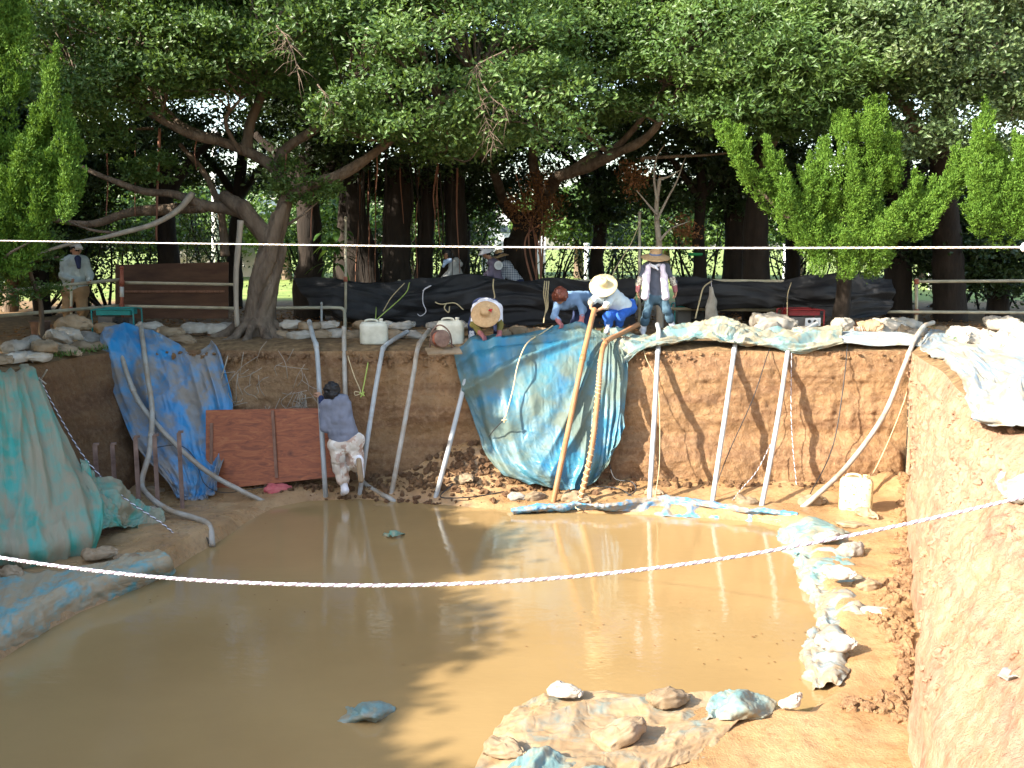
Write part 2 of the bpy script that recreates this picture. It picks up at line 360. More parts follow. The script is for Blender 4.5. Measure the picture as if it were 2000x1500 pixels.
MAT['rope_w'] = plain('white_rope', (.74, .70, .72), .8, .06); MAT['rope_m'] = plain('mauve_rope_strand', (.22, .17, .20), .85, .1); MAT['rope_y'] = plain('straw_rope', (.58, .46, .26), .9, .15, 40); MAT['rope_g'] = plain('lime_rope', (.42, .52, .12), .8, .1)
MAT['rope_b'] = plain('striped_rope_dark', (.12, .10, .09), .9, .2, 60); MAT['cable'] = plain('black_cable', (.018, .017, .017), .5)
MAT['skin'] = plain('tanned_skin', (.42, .22, .13), .55, .08, 12); MAT['glove'] = plain('red_glove', (.33, .12, .12), .85, .15, 20); MAT['hair'] = plain('black_hair', (.006, .005, .005), .6, .3, 30, .5, .6, 90); MAT['hair_br'] = plain('auburn_hair', (.13, .035, .018), .45, .35, 25, .5, .7, 70)
MAT['straw'] = mottled('straw', (.36, .22, .10), (.50, .34, .18), 25, .8, 120, .5, .006); MAT['straw_pale'] = mottled('pale_straw', (.50, .40, .20), (.62, .52, .30), 25, .8, 120, .5, .006)
MAT['eye'] = plain('eye', (.03, .02, .02), .2)
for k, c in dict(white=(.70, .69, .72), vest=(.66, .58, .66), greyshirt=(.17, .18, .22), hoodie=(.40, .40, .38), purple=(.17, .14, .19), denim=(.17, .27, .42), lightblue=(.52, .62, .68), royal=(.03, .11, .42), jeans=(.075, .13, .17), charcoal=(.10, .11, .14), olive=(.19, .16, .045), khaki=(.30, .19, .10), jacket=(.36, .42, .40), navy=(.03, .04, .09), towel=(.45, .58, .80), boot=(.72, .70, .70), band=(.13, .16, .24), creamtrouser=(.5, .46, .38), redbow=(.4, .02, .03), cap=(.52, .50, .46)).items():
    MAT[k] = plain('cloth_'+k, c, .88, .16, 6, .2, .5, 16)
t = NT('cloth_camo'); c = t.coord('O'); MAT['camo'] = t.fin(t.mix(t.rf(t.noise(c, 7, 3), .52, .55), t.mix(t.rf(t.noise(c, 5, 2), .5, .53), (.55, .47, .38), (.66, .61, .53)), (.42, .29, .22)), .9, .2); t.bump(t.noise(c, 16, 3), .5, .01)
t = NT('cloth_plaid'); c = t.coord('O'); a = t.n('TexWave', _Scale=9); b = t.n('TexWave', _Scale=9); b.bands_direction = 'Z'; t.l(c, a.inputs[0]); t.l(c, b.inputs[0])
MAT['plaid'] = t.fin(t.ramp(t.math('ADD', t.math('MULTIPLY', a.outputs['Fac'], .5), t.math('MULTIPLY', b.outputs['Fac'], .5)), [(.25, (.07, .09, .14)), (.5, (.3, .33, .38)), (.8, (.62, .62, .62))]), .9, .2)
t = NT('cloth_flower'); c = t.coord('O'); MAT['flower'] = t.fin(t.ramp(t.noise(c, 45, 2), [(.35, (.15, .12, .10)), (.5, (.55, .48, .36)), (.62, (.70, .66, .55))]), .9, .2)
MAT['concrete'] = plain('pale_concrete', (.52, .50, .47), .9, .15, 1.2); MAT['housewall'] = plain('white_house_wall', (.72, .72, .72), .9, .06, 1.5); MAT['glassdark'] = plain('dark_window', (.06, .08, .10), .15)
MAT['green_band'] = plain('green_band', (.03, .40, .12), .5); MAT['broadleaf'] = leafmat('broad_leaf', (.06, .13, .03), (.10, .2, .04), (.18, .28, .08), .35, .3)
# ================================================================ THE PIT AND THE GROUND
ZW = -2.12
PAIRS = {
 'back': [((-6.05, 14.9), (-5.5, 14.32)), ((-4.4, 14.95), (-4.3, 14.38)), ((-3, 14.82), (-3, 14.32)), ((-1.4, 14.9), (-1.4, 14.36)), ((0, 14.8), (0, 14.3)), ((2, 14.86), (2, 14.36)), ((4, 14.8), (4, 14.34)), ((6.1, 14.85), (5.95, 14.36))],
 'right': [((6.1, 14.85), (5.95, 14.36)), ((5.75, 13.4), (5.6, 13.3)), ((5.5, 12.3), (5.18, 12.3)), ((4.95, 10.6), (4.5, 10.6)), ((4.7, 9.4), (4.03, 9.4)), ((4.4, 8.2), (3.55, 8.2)), ((4.15, 6.8), (2.9, 6.7)), ((3.8, 5), (2.4, 5)), ((3, 2.4), (2, 3.3))],
 'near': [((3, 2.4), (2, 3.3)), ((0, 2.35), (0, 3.2)), ((-3, 2.4), (-3, 3.2)), ((-5, 2.4), (-4.2, 3.2))],
 'left': [((-5, 2.4), (-4.2, 3.2)), ((-6.2, 5), (-4.9, 5)), ((-6.3, 8), (-5.0, 8)), ((-6.4, 10), (-5.3, 10)), ((-6.5, 12), (-5.75, 12)), ((-6.42, 13.3), (-5.75, 13.2)), ((-6.05, 14.9), (-5.5, 14.32))]}
def wallsec(key, nu, nv, prof, m, rough):
    T = catmull([A(p[0]) for p in PAIRS[key]], nu); B = catmull([A(p[1]) for p in PAIRS[key]], nu)
    t = np.linspace(0, 1, nv)[:, None]; g = prof(t)
    XY = T[None]*(1-g[..., None])+B[None]*g[..., None]; Z = np.broadcast_to(-.05-2.25*t, (nv, nu))
    G = np.concatenate([XY, Z[..., None]], -1)
    N = nrm(np.cross(np.gradient(G, axis=1), np.gradient(G, axis=0))); cen = A([0, 9., -1]); N = np.where(np.sum(N*(cen-G), -1, keepdims=True) < 0, -N, N)
    e = np.clip(t*6, 0, 1)*np.clip(np.minimum(np.arange(nu), nu-1-np.arange(nu))[None]/4, 0, 1)
    G = G+N*(rough(G, t)*e)[..., None]
    return mk('pit_wall_'+key, G.reshape(-1, 3), grid_faces(nu, nv), m, base=(0, 0, 0), kind='structure')
def rough_back(G, t):
    d = fbm(G*A([.8, .8, 1.1]), 4)*.07+rid(G*3.2, 3)*.026+rid(G*11, 2)*.010+vnoise(G*19)*.010
    top = np.clip(1-t*4.5, 0, 1); d = d+top*(rid(G*6, 3)*.045)
    low = np.clip((t-.45)*4, 0, 1); d = d+low*(rid(G*A([1.3, 1, .8])+3, 3)*.05)
    return d-.07*np.exp(-((t-.55)/.07)**2)+.05*np.exp(-((t-.75)/.12)**2)
wallsec('back', 420, 110, lambda t: t, MAT['soil'], rough_back)
t_, c_ = soil('dry_sunlit_soil', (1.32, 1.38, 1.72), 0, .8, .35); t_.fin(c_, .9, .2); MAT['soil_dry_sunlit'] = t_.m  # dry clay tone, lightened further to paint the sun's glare on the right wall
wall_right = wallsec('right', 480, 170, lambda t: np.clip(.86*(1-(1-np.clip(t/.62, 0, 1))**1.6)+.14*t, 0, 1), MAT['soil_dry_sunlit'], lambda G, t: fbm(G*1.1, 4)*.07+np.clip(1.1-t*1.5, .12, 1)*(fbm(G*A([2.5, 2.5, 3]), 4)*.05+rid(G*8, 3)*.022+vnoise(G*17)*.03+vnoise(G*33)*.015))
wallsec('near', 60, 20, lambda t: t, MAT['soil'], lambda G, t: fbm(G, 3)*.06)
wallsec('left', 200, 70, lambda t: t, MAT['soil_dark'], lambda G, t: fbm(G*1.0, 4)*.1+rid(G*3, 3)*.03)  # darkened copy of the pit soil; the wall's shade is in its colour
loop = np.concatenate([catmull([A(p[0]) for p in PAIRS[k]], n)[:-1] for k, n in (('back', 420), ('right', 330), ('near', 60), ('left', 200))])
cen = A([0, 9.]); rings = [1, 1.012, 1.03, 1.06, 1.1, 1.16, 1.25, 1.4, 1.65, 2.1, 3, 5, 12, 60]; gv = []
for i, s in enumerate(rings):
    p = cen+(loop-cen)*s; z = -.05+.09*min(1, (s-1)/.05)+fbm(P3(p[:, 0]*.9, p[:, 1]*.9), 3)*.05*min(1, (s-1)/.06)*(1 if s < 3 else .2)
    gv.append(np.column_stack([p, z]))
nl = len(loop); f = []
for i in range(len(rings)-1):
    a = np.arange(nl); b = (a+1) % nl; f.append(np.stack([i*nl+a, i*nl+b, (i+1)*nl+b, (i+1)*nl+a], -1))
mk('ground', np.concatenate(gv), np.concatenate(f)[:, ::-1], MAT['ground'], base=(0, 0, 0), kind='structure')
# floor of the pit: a shelf round the pond, dipping under the water
def W2(px, py, z=ZW): return U(px, py, z=z)[:2]
POND = [W2(*q) for q in [(540, 992), (600, 980), (700, 976), (850, 986), (1000, 1000), (1280, 1008), (1480, 1020), (1545, 1034), (1556, 1075), (1575, 1150), (1605, 1205), (1612, 1250), (1590, 1300), (1606, 1352), (1570, 1385), (1480, 1372), (1300, 1352), (1120, 1350), (1020, 1372), (975, 1425), (930, 1500), (880, 1640), (600, 1700), (0, 1600), (-150, 1420), (-60, 1330), (70, 1245), (160, 1195), (235, 1165), (340, 1112), (380, 1085), (425, 1060), (480, 1024)]]
def sdpoly(X, Y, P):
    d = np.full(X.shape, 1e9); ins = np.zeros(X.shape, bool); P = A(P)
    for i in range(len(P)):
        a, b = P[i], P[(i+1) % len(P)]; e = b-a; t = np.clip(((X-a[0])*e[0]+(Y-a[1])*e[1])/(e@e+1e-12), 0, 1)
        d = np.minimum(d, np.hypot(X-a[0]-e[0]*t, Y-a[1]-e[1]*t))
        c = ((a[1] > Y) != (b[1] > Y)) & (X < (b[0]-a[0])*(Y-a[1])/(b[1]-a[1]+1e-12)+a[0]); ins ^= c
    return np.where(ins, -d, d)
def floor_h(X, Y):
    d = sdpoly(X, Y, POND); n = fbm(P3(X*1.3, Y*1.3), 4)
    sm = lambda a, b, q: np.clip((q-a)/(b-a), 0, 1)**2*(3-2*np.clip((q-a)/(b-a), 0, 1))
    left = sm(-2.6, -3.6, X)*sm(13.2, 11.6, Y); right = sm(2.6, 3.1, X)*sm(7.75, 7.95, Y)*sm(13.8, 12.6, Y)
    sh = -2.055+.135*left+.09*right+.10*sm(13.2, 14.6, Y)
    heap = .55*np.exp(-((X+.55)/1.0)**2-((Y-14.55)/.5)**2)+.22*np.exp(-((X-5.6)/.35)**2-((Y-13.9)/.6)**2)
    steep = .06+.30*sm(-2.2, -3, X)*0+.04
    out = ZW-.02+(sh-ZW+.02)*sm(-.02, np.where((left > .5), .12, .22), d)+heap*sm(.05, .5, d)
    ins = ZW-.03-np.clip(-d*.5, 0, .6)
    tex = (n*.02+rid(P3(X*4, Y*4), 3)*.012+vnoise(P3(X*22, Y*22))*.006)*sm(.0, .3, d)
    return np.where(d > 0, out+tex, ins)
gx = np.arange(-6.2, 6.5, .045); gy = np.arange(2.6, 14.8, .045); X, Y = np.meshgrid(gx, gy)
mk('pit_floor', np.stack([X, Y, floor_h(X, Y)], -1).reshape(-1, 3), grid_faces(len(gx), len(gy)), MAT['mud'], base=(0, 0, 0), kind='structure')
def FH(x, y): return float(floor_h(A([[x]]), A([[y]]))[0, 0])
wx = [(-6.1, 2.7), (6.1, 2.7), (6.1, 14.7), (-6.1, 14.7)]
mk('water', [(x, y, ZW) for x, y in wx], [(0, 1, 2, 3)], MAT['water'], base=(0, 0, 0), kind='structure')
# loose clods at the foot of the walls
ico = bmesh.new(); bmesh.ops.create_icosphere(ico, subdivisions=2, radius=1); icv = A([v.co[:] for v in ico.verts]); icf = [tuple(v.index for v in q.verts) for q in ico.faces]; ico.free()
def clods(name, spots, smin, smax, m, zf=None):
    b = MB()
    for (x, y, z) in spots:
        s = smin+(smax-smin)*rng.random()**2.2; o = rng.random(3)*50
        v = icv*(1+.5*vnoise(icv*1.5+o)[:, None]+.32*vnoise(icv*3.3+o)[:, None])*(s*(.6+.7*rng.random(3)))
        b.add(v+A([x, y, z+s*.25]), icf)
    return b.build(name, m, smooth=False, kind='stuff')
def scatter(n, cx, cy, sx, sy, zoff=0):
    r = rng.normal(size=(n, 2))*A([sx, sy])+A([cx, cy]); return [(x, y, FH(x, y)+zoff) for x, y in r]
clods('fallen_soil_clods', scatter(700, -.6, 14.1, .9, .25)+scatter(260, 1.6, 14.15, 2, .1)+scatter(200, -2.2, 14.0, 1.0, .15), .008, .055, MAT['soil_dark'])
sp = []
for k in range(1500):
    q = rng.random(); yy = 7.0+q*7.1; xx = np.interp(yy, [5, 6.7, 8.2, 9.4, 10.6, 12.3, 13.3, 14.4], [2.4, 2.9, 3.55, 4.03, 4.5, 5.18, 5.6, 5.95])
    dens = .25+math.exp(-((yy-9.1)/.9)**2)*1.3+math.exp(-((yy-13.6)/.5)**2)*.9
    if rng.random() < dens: x = xx-abs(rng.normal())*(.06+.1*math.exp(-((yy-9.1)/.7)**2))-.02; sp.append((x, yy, max(FH(x, yy), -2.06)))
clods('soil_clods_along_cut', sp, .008, .062, MAT['soil'])
wv = A([v.co[:] for v in wall_right.data.vertices]); wv = wv[(wv[:, 2] > -1.5) & (wv[:, 1] > 4.5)]; wv = wv[rng.integers(0, len(wv), 1500)]; wv = wv[vnoise(wv*1.6) > -.1]
clods('crumbs_on_right_slope', [tuple(q) for q in wv], .006, .035, MAT['soil_dry_sunlit'])
sp = [(U(rng.uniform(1640, 1800), 1372+rng.normal()*7, z=-2.02)) for k in range(60)]
clods('crumbled_step_clods', [(p[0], p[1], FH(p[0], p[1])) for p in sp], .012, .06, MAT['soil'])
sp = []
for k in range(900):                                     # rough lip along the sunny rim and the far corner
    s = rng.random(); x = -5.5+s*11.4; sp.append((x, 14.86-abs(rng.normal())*.04, -.08-abs(rng.normal())*.13))
clods('crumbly_rim_soil', sp, .010, .045, MAT['soil'])
# ================================================================ TARPS
def L(px, py, Y): return U(px, py, Y=Y)
def Z(px, py, z): return U(px, py, z=z)
def pleats(freq, amp, warp=.6, sharp=1.0, seed=0):
    def d(u, v, a, b):
        w = fbm(P3(a*.9, b*.5, seed), 3)*warp
        x = (u+w*.12)*freq; r = np.abs((x % 1)-.5)*2
        env = .5+.5*vnoise(P3(np.floor(x)*3.7, v*2.5, seed+5))
        return amp*((1-r)**sharp)*env+amp*.45*rid(P3(a*2.2, b*1.1, seed+9), 3)
    return d
def crumple(amp, su=3, sv=3, seed=0):
    return lambda u, v, a, b: amp*(.75*rid(P3(a*su, b*sv, seed), 4)+.5*fbm(P3(a*su*.5, b*sv*.5, seed+4), 2))
tag(sheet('tarpaulin', [
  [L(203, 655, 15.1), L(250, 634, 15.3), L(310, 652, 15.2), L(372, 690, 15.0), L(420, 672, 15.0)],
  [L(200, 690, 14.75), L(265, 690, 14.75), L(330, 705, 14.75), L(388, 712, 14.8), L(436, 700, 14.8)],
  [L(228, 785, 14.45), L(290, 780, 14.45), L(350, 780, 14.5), L(410, 790, 14.5), L(456, 790, 14.55)],
  [L(270, 875, 14.0), L(318, 870, 14.0), L(365, 870, 14.1), L(410, 880, 14.2), L(440, 880, 14.3)],
  [L(330, 945, 13.6), L(355, 945, 13.6), L(385, 945, 13.7), L(412, 945, 13.75), L(428, 940, 13.8)],
  [L(346, 974, 13.5), L(362, 979, 13.5), L(382, 983, 13.5), L(408, 980, 13.5), L(424, 966, 13.55)]], 150, 190, MAT['tarp_blue'],
  lambda u, v, a, b: pleats(6, .10, .9, 1.6, 3)(u, v, a, b)+.012*rid(P3(a*9, b*2, 5), 2)+.05*v*rid(P3(a*4, b*3, 2), 3)), 'bright blue tarpaulin streaked with mud, draped over the far left pit corner', 'tarpaulin')
tag(sheet('tarpaulin', [
  [L(-130, 712, 12.2), L(-40, 716, 12.5), L(25, 724, 12.8), L(72, 744, 13.0)],
  [L(-130, 735, 11.9), L(-40, 738, 12.0), L(35, 745, 12.4), L(84, 765, 12.8)],
  [L(-130, 810, 11.4), L(-40, 808, 11.5), L(55, 812, 11.9), L(110, 822, 12.4)],
  [L(-130, 900, 10.9), L(-40, 900, 10.9), L(72, 900, 11.3), L(152, 900, 11.9)],
  [L(-130, 1000, 10.3), L(-40, 1000, 10.4), L(85, 1000, 10.7), L(190, 965, 11.4)],
  [L(-130, 1065, 9.9), L(-40, 1065, 10.0), L(92, 1065, 10.35), L(196, 1020, 11.0)],
  [L(-130, 1125, 9.9), L(-40, 1122, 10.1), L(92, 1112, 10.4), L(180, 1070, 10.9)]], 150, 170, MAT['tarp_green'],
  lambda u, v, a, b: pleats(9, .07, 1.2, 1.5, 8)(u, v, a, b)+.012*rid(P3(a*9, b*1.2, 5), 2)+.12*np.exp(-((u-.78-.1*v)/.05)**2)), 'large teal green tarpaulin coated in dried mud over the left bank', 'tarpaulin')
tag(sheet('tarpaulin', [
  [L(148, 905, 11.9), L(200, 930, 12.1), L(258, 985, 12.4), L(300, 1008, 12.4)],
  [L(160, 945, 11.5), L(215, 970, 11.7), L(265, 1004, 12.1), L(315, 1020, 12.2)],
  [L(172, 990, 11.2), L(222, 1010, 11.5), L(270, 1022, 11.9), L(318, 1030, 12.05)],
  [L(185, 1040, 10.95), L(225, 1030, 11.5), L(272, 1034, 11.75), L(312, 1035, 11.95)]], 110, 80, MAT['tarp_green'], crumple(.10, 3, 4, 3)), 'crumpled green tarpaulin end bunched up on the mud beside the stakes', 'tarpaulin')
tag(sheet('tarpaulin', [
  [Z(-80, 1128, -1.87), Z(60, 1118, -1.87), Z(170, 1108, -1.87), Z(250, 1088, -1.87), Z(318, 1078, -1.87)],
  [Z(-80, 1190, -1.88), Z(40, 1175, -1.88), Z(140, 1142, -1.88), Z(228, 1108, -1.88), Z(326, 1088, -1.88)],
  [Z(-80, 1262, -1.9), Z(30, 1212, -1.9), Z(128, 1158, -1.9), Z(226, 1126, -1.9), Z(334, 1096, -1.92)],
  [Z(-80, 1300, -2.05), Z(42, 1245, -2.05), Z(138, 1185, -2.05), Z(232, 1150, -2.05), Z(338, 1106, -2.05)],
  [Z(-80, 1330, -2.2), Z(55, 1258, -2.2), Z(150, 1204, -2.2), Z(236, 1172, -2.2), Z(342, 1116, -2.2)]], 150, 80, MAT['tarp_mud'], lambda u, v, a, b: crumple(.035, 3, 2, 6)(u, v, a, b)+pleats(16, .03, .8, 1, 2)(u, v, a, b)*np.clip(v*2-.6, 0, 1)), 'mud caked teal tarpaulin lying over the left shelf to the water', 'tarpaulin')
def disp4(u, v, a, b):
    cu, cv = .86, .05; r = np.hypot((u-cu)*1.2, v-cv)+.02; th = np.arctan2(v-cv, (u-cu)*1.2)
    swag = (np.abs(1-np.abs(vnoise(P3(th*5.5, r*1.2, 3)))*2)**1.5)*.075*np.clip(r*2.2, 0, 1)
    ver = pleats(22, .055, .8, 1.2, 4)(u, v, a, b)*np.clip((u-.74)*6, 0, 1)
    le = .06*np.exp(-((u-.12-.06*v)/.04)**2)+.03*np.exp(-((u-.22-.1*v)/.03)**2)
    arc = .035*np.sin(18*np.hypot(u-.35, (v+.15)*.8))*np.clip((v-.35)*3, 0, 1)*np.clip((.9-u)*4, 0, 1)
    return 1.5*swag+1.5*ver+1.4*le+1.6*arc+.02*rid(P3(a*3, b*1.6, 7), 4)
tag(sheet('tarpaulin', [
  [L(888, 688, 15.0), L(945, 664, 15.35), L(1015, 654, 15.45), L(1085, 642, 15.5), L(1140, 638, 15.5), L(1182, 655, 15.4), L(1214, 672, 15.2)],
  [L(888, 700, 14.75), L(940, 690, 14.8), L(1010, 684, 14.8), L(1080, 684, 14.8), L(1140, 688, 14.8), L(1185, 698, 14.78), L(1224, 700, 14.78)],
  [L(905, 765, 14.5), L(955, 770, 14.42), L(1015, 770, 14.35), L(1080, 775, 14.35), L(1140, 780, 14.4), L(1185, 790, 14.45), L(1218, 800, 14.5)],
  [L(934, 842, 14.35), L(965, 850, 14.2), L(1020, 855, 14.1), L(1085, 862, 14.1), L(1140, 870, 14.15), L(1180, 870, 14.25), L(1206, 862, 14.35)],
  [L(968, 900, 14.2), L(1000, 910, 14.05), L(1040, 918, 13.95), L(1090, 922, 13.95), L(1140, 925, 14.0), L(1175, 915, 14.1), L(1196, 892, 14.2)],
  [L(1012, 932, 14.05), L(1042, 944, 13.9), L(1075, 954, 13.85), L(1110, 957, 13.85), L(1140, 952, 13.9), L(1165, 938, 14.0), L(1185, 915, 14.1)]], 260, 220, MAT['tarp_mid'], disp4),
  'big worn blue tarpaulin sagging in a U over the middle of the pit wall', 'tarpaulin')
tag(sheet('tarpaulin', [
  [L(1188, 652, 15.7), L(1250, 656, 15.6), L(1320, 648, 15.7), L(1372, 637, 15.6), L(1412, 628, 15.6), L(1445, 640, 15.5), L(1500, 652, 15.5), L(1570, 652, 15.5), L(1645, 652, 15.4)],
  [L(1195, 668, 15.2), L(1250, 668, 15.2), L(1320, 658, 15.2), L(1372, 648, 15.2), L(1412, 644, 15.2), L(1445, 655, 15.2), L(1500, 662, 15.2), L(1570, 662, 15.2), L(1645, 658, 15.2)],
  [L(1205, 690, 14.85), L(1250, 682, 14.85), L(1320, 668, 14.95), L(1372, 658, 15.0), L(1412, 662, 14.9), L(1445, 667, 14.9), L(1500, 674, 14.88), L(1570, 678, 14.86), L(1645, 667, 14.86)],
  [L(1214, 720, 14.72), L(1252, 692, 14.76), L(1320, 678, 14.8), L(1372, 664, 14.9), L(1412, 672, 14.84), L(1445, 676, 14.84), L(1500, 684, 14.8), L(1570, 692, 14.78), L(1645, 674, 14.8)]], 300, 60, MAT['tarp_pale'],
  lambda u, v, a, b: .075*rid(P3(a*1.6+b*1.5, b*6, 3), 4)+.02), 'pale green crumpled tarpaulin heaped along the rim by the standing worker', 'tarpaulin')
tag(sheet('tarpaulin', [
  [L(1630, 648, 15.5), L(1690, 650, 15.5), L(1750, 652, 15.4), L(1800, 655, 15.2)],
  [L(1630, 662, 15.1), L(1690, 662, 15.1), L(1750, 664, 15.1), L(1800, 666, 15.0)],
  [L(1632, 672, 14.84), L(1690, 676, 14.84), L(1750, 674, 14.84), L(1798, 676, 14.84)]], 130, 40, MAT['tarp_white'], crumple(.035, 1.5, 5, 5)), 'narrow whitish blue tarpaulin strip on the rim left of the far right corner', 'tarpaulin')
tag(sheet('tarpaulin', [
  [Z(1796, 672, .1), Z(1826, 648, .12), Z(1890, 655, .1), Z(1955, 668, .1), Z(2060, 690, .1)],
  [Z(1800, 690, .05), Z(1845, 676, .08), Z(1905, 692, .08), Z(1965, 710, .1), Z(2070, 730, .1)],
  [Z(1845, 700, .03), Z(1892, 718, .07), Z(1932, 740, .09), Z(1985, 762, .1), Z(2080, 780, .1)],
  [Z(1888, 735, -.02), Z(1905, 775, .05), Z(1932, 795, .08), Z(1995, 805, .1), Z(2090, 820, .1)],
  [Z(1896, 765, -.16), Z(1910, 812, -.1), Z(1945, 832, -.05), Z(2000, 842, 0), Z(2090, 850, .03)]], 150, 120, MAT['tarp_white'],
  lambda u, v, a, b: .03*rid(P3(a*1.2, b*1.2, 2), 3)+.14*np.exp(-((u-.72)/.09)**2-((v-.66)/.14)**2)*(1+rid(P3(a*3, b*3), 2)*.6)+.03), 'sun bleached white tarpaulin spread over the right hand rim', 'tarpaulin')
tag(sheet('tarpaulin', [
  [L(1950, 945, 7.9), L(1985, 905, 8.0), L(2040, 880, 8.0)], [L(1958, 965, 7.4), L(1998, 950, 7.2), L(2050, 930, 7.1)], [L(1985, 985, 7.1), L(2015, 985, 6.9), L(2060, 980, 6.8)]], 60, 50, MAT['tarp_white'], crumple(.05, 4, 4, 3)), 'small grey white tarpaulin scrap at the right edge of the cut', 'tarpaulin')
tag(sheet('tarpaulin', [
  [L(1955, 1330, 5.4), L(1985, 1300, 5.5), L(2030, 1290, 5.5)], [L(1975, 1332, 5.25), L(2000, 1325, 5.25), L(2040, 1315, 5.25)]], 30, 24, MAT['tarp_white'], crumple(.04, 6, 6, 3)), 'tiny bluish tarpaulin corner low at the right edge', 'tarpaulin')
tag(sheet('tarpaulin', [
  [Z(998, 997, -2.09), Z(1080, 984, -2.02), Z(1140, 984, -1.99), Z(1200, 987, -1.99), Z(1290, 977, -2.0), Z(1390, 985, -2.0), Z(1480, 998, -2.0), Z(1560, 1004, -2.0)],
  [Z(998, 998, -2.08), Z(1080, 986, -2.0), Z(1140, 984, -1.98), Z(1200, 988, -1.98), Z(1290, 976, -1.98), Z(1390, 986, -1.98), Z(1480, 999, -1.98), Z(1558, 1006, -1.98)],
  [Z(1000, 1000, -2.07), Z(1080, 992, -2.04), Z(1140, 990, -2.04), Z(1200, 992, -2.04), Z(1290, 990, -2.05), Z(1390, 996, -2.05), Z(1480, 1006, -2.05), Z(1552, 1014, -2.05)],
  [Z(1005, 1004, -2.15), Z(1080, 1001, -2.15), Z(1140, 1000, -2.15), Z(1200, 1004, -2.15), Z(1290, 1012, -2.15), Z(1390, 1016, -2.15), Z(1480, 1024, -2.15), Z(1545, 1034, -2.15)]], 240, 36, MAT['tarp_lip'], crumple(.04, 4, 8, 5)), 'long low bright blue tarpaulin edging at the back waterline', 'tarpaulin')
def strip(pts, wl, wr, m, label, amp=.05, n=90, seed=1, su=4, hb=.1):
    P = catmull([Z(x, y, ZW) for x, y in pts], 7); rows = []
    for s, zz in ((-1, -.06), (-.55, .06), (.1, hb), (.6, hb+.02), (1, .02)):
        row = []
        for k in range(7):
            T = nrm(P[min(k+1, 6)]-P[max(k-1, 0)]); nn = A([-T[1], T[0], 0]); nn = nn if nn[0] > 0 else -nn
            ee = [.25, .8, 1, .9, 1, .75, .2][k]; q = P[k]+nn*((wl if s < 0 else wr)*s*(.5+.5*ee)); q[2] = ZW+zz*ee+(.05 if s > .5 else 0); row.append(q)
        rows.append(row)
    return tag(sheet('tarpaulin', rows, n, 40, m, crumple(amp, su, su, seed)), label, 'tarpaulin')
strip([(1535, 1042), (1548, 1065), (1562, 1088)], .12, .75, MAT['tarp_pale'], 'wrinkled grey green tarpaulin folded over the far right pond corner', .06, 80, 2, 4, .2)
strip([(1566, 1085), (1590, 1140), (1600, 1170)], .12, .5, MAT['tarp_pale'], 'sunlit whitish tarpaulin along the right bank, above the pair of sandbags', .05, 110, 3, 6, .11)
strip([(1596, 1160), (1612, 1200), (1618, 1240)], .1, .42, MAT['tarp_bank'], 'grey white tarpaulin piece in the middle of the right bank edge', .05, 110, 5, 6, .10)
strip([(1600, 1238), (1590, 1285), (1600, 1350)], .1, .26, MAT['tarp_bank'], 'pale tarpaulin tail tapering into the water on the right bank', .05, 110, 8, 6, .10)
def disp8(u, v, a, b):
    r = rid(P3(a*.9+b*1.6, b*.35-a*.2, 4), 3)
    return .085*np.clip(r, 0, 2)**2*np.clip(vnoise(P3(a*.8, b*.8, 2))+.5, 0, 1.4)*np.clip(u*6, 0, 1)+.016*rid(P3(a*4, b*4), 3)
tag(sheet('tarpaulin', [
  [Z(1015, 1376, -2.12), Z(1070, 1358, -2.1), Z(1160, 1356, -2.07), Z(1280, 1358, -2.07), Z(1400, 1366, -2.07), Z(1500, 1376, -2.07)],
  [Z(982, 1410, -2.12), Z(1060, 1392, -2.04), Z(1160, 1390, -2.04), Z(1270, 1394, -2.04), Z(1380, 1396, -2.05), Z(1470, 1400, -2.06)],
  [Z(950, 1460, -2.12), Z(1040, 1450, -2.03), Z(1150, 1450, -2.03), Z(1260, 1448, -2.04), Z(1350, 1440, -2.05), Z(1420, 1436, -2.06)],
  [Z(915, 1530, -2.13), Z(1020, 1530, -2.03), Z(1130, 1530, -2.03), Z(1240, 1520, -2.04), Z(1320, 1500, -2.05), Z(1380, 1480, -2.06)]], 240, 160, MAT['tarp_near'], disp8), 'mud soaked tarpaulin with long folds on the near shelf', 'tarpaulin')
tag(sheet('tarpaulin', [
  [Z(1375, 1388, -2.06), Z(1400, 1356, -1.99), Z(1434, 1352, -1.92), Z(1468, 1362, -1.99), Z(1512, 1384, -2.06)],
  [Z(1372, 1404, -2.06), Z(1402, 1384, -2.0), Z(1430, 1366, -1.9), Z(1468, 1382, -1.97), Z(1505, 1396, -2.05)],
  [Z(1368, 1420, -2.06), Z(1396, 1412, -2.05), Z(1420, 1410, -2.02), Z(1455, 1405, -2.03), Z(1480, 1408, -2.06)]], 90, 60, MAT['tarp_pale'], lambda u, v, a, b: crumple(.03, 4, 6, 3)(u, v, a, b)+.03*rid(P3(a*5+b*3, b*1.0, 4), 2)), 'peaked grey green tarpaulin fold standing up on the near shelf', 'tarpaulin')
tag(sheet('tarpaulin', [
  [Z(985, 1500, -1.98), Z(1020, 1474, -1.94), Z(1060, 1470, -1.93), Z(1110, 1486, -1.98), Z(1170, 1500, -2.02)],
  [Z(960, 1540, -2.02), Z(1010, 1530, -1.94), Z(1060, 1530, -1.94), Z(1110, 1530, -1.98), Z(1180, 1520, -2.03)],
  [Z(950, 1600, -2.1), Z(1010, 1600, -2.02), Z(1060, 1600, -2.02), Z(1110, 1590, -2.03), Z(1180, 1560, -2.05)]], 90, 60, MAT['tarp_pale'], lambda u, v, a, b: .03*rid(P3(a*3+b*2, b*1.2, 4), 3)+crumple(.02, 5, 3, 3)(u, v, a, b)), 'pale folded tarpaulin at the bottom edge of the near shelf', 'tarpaulin')
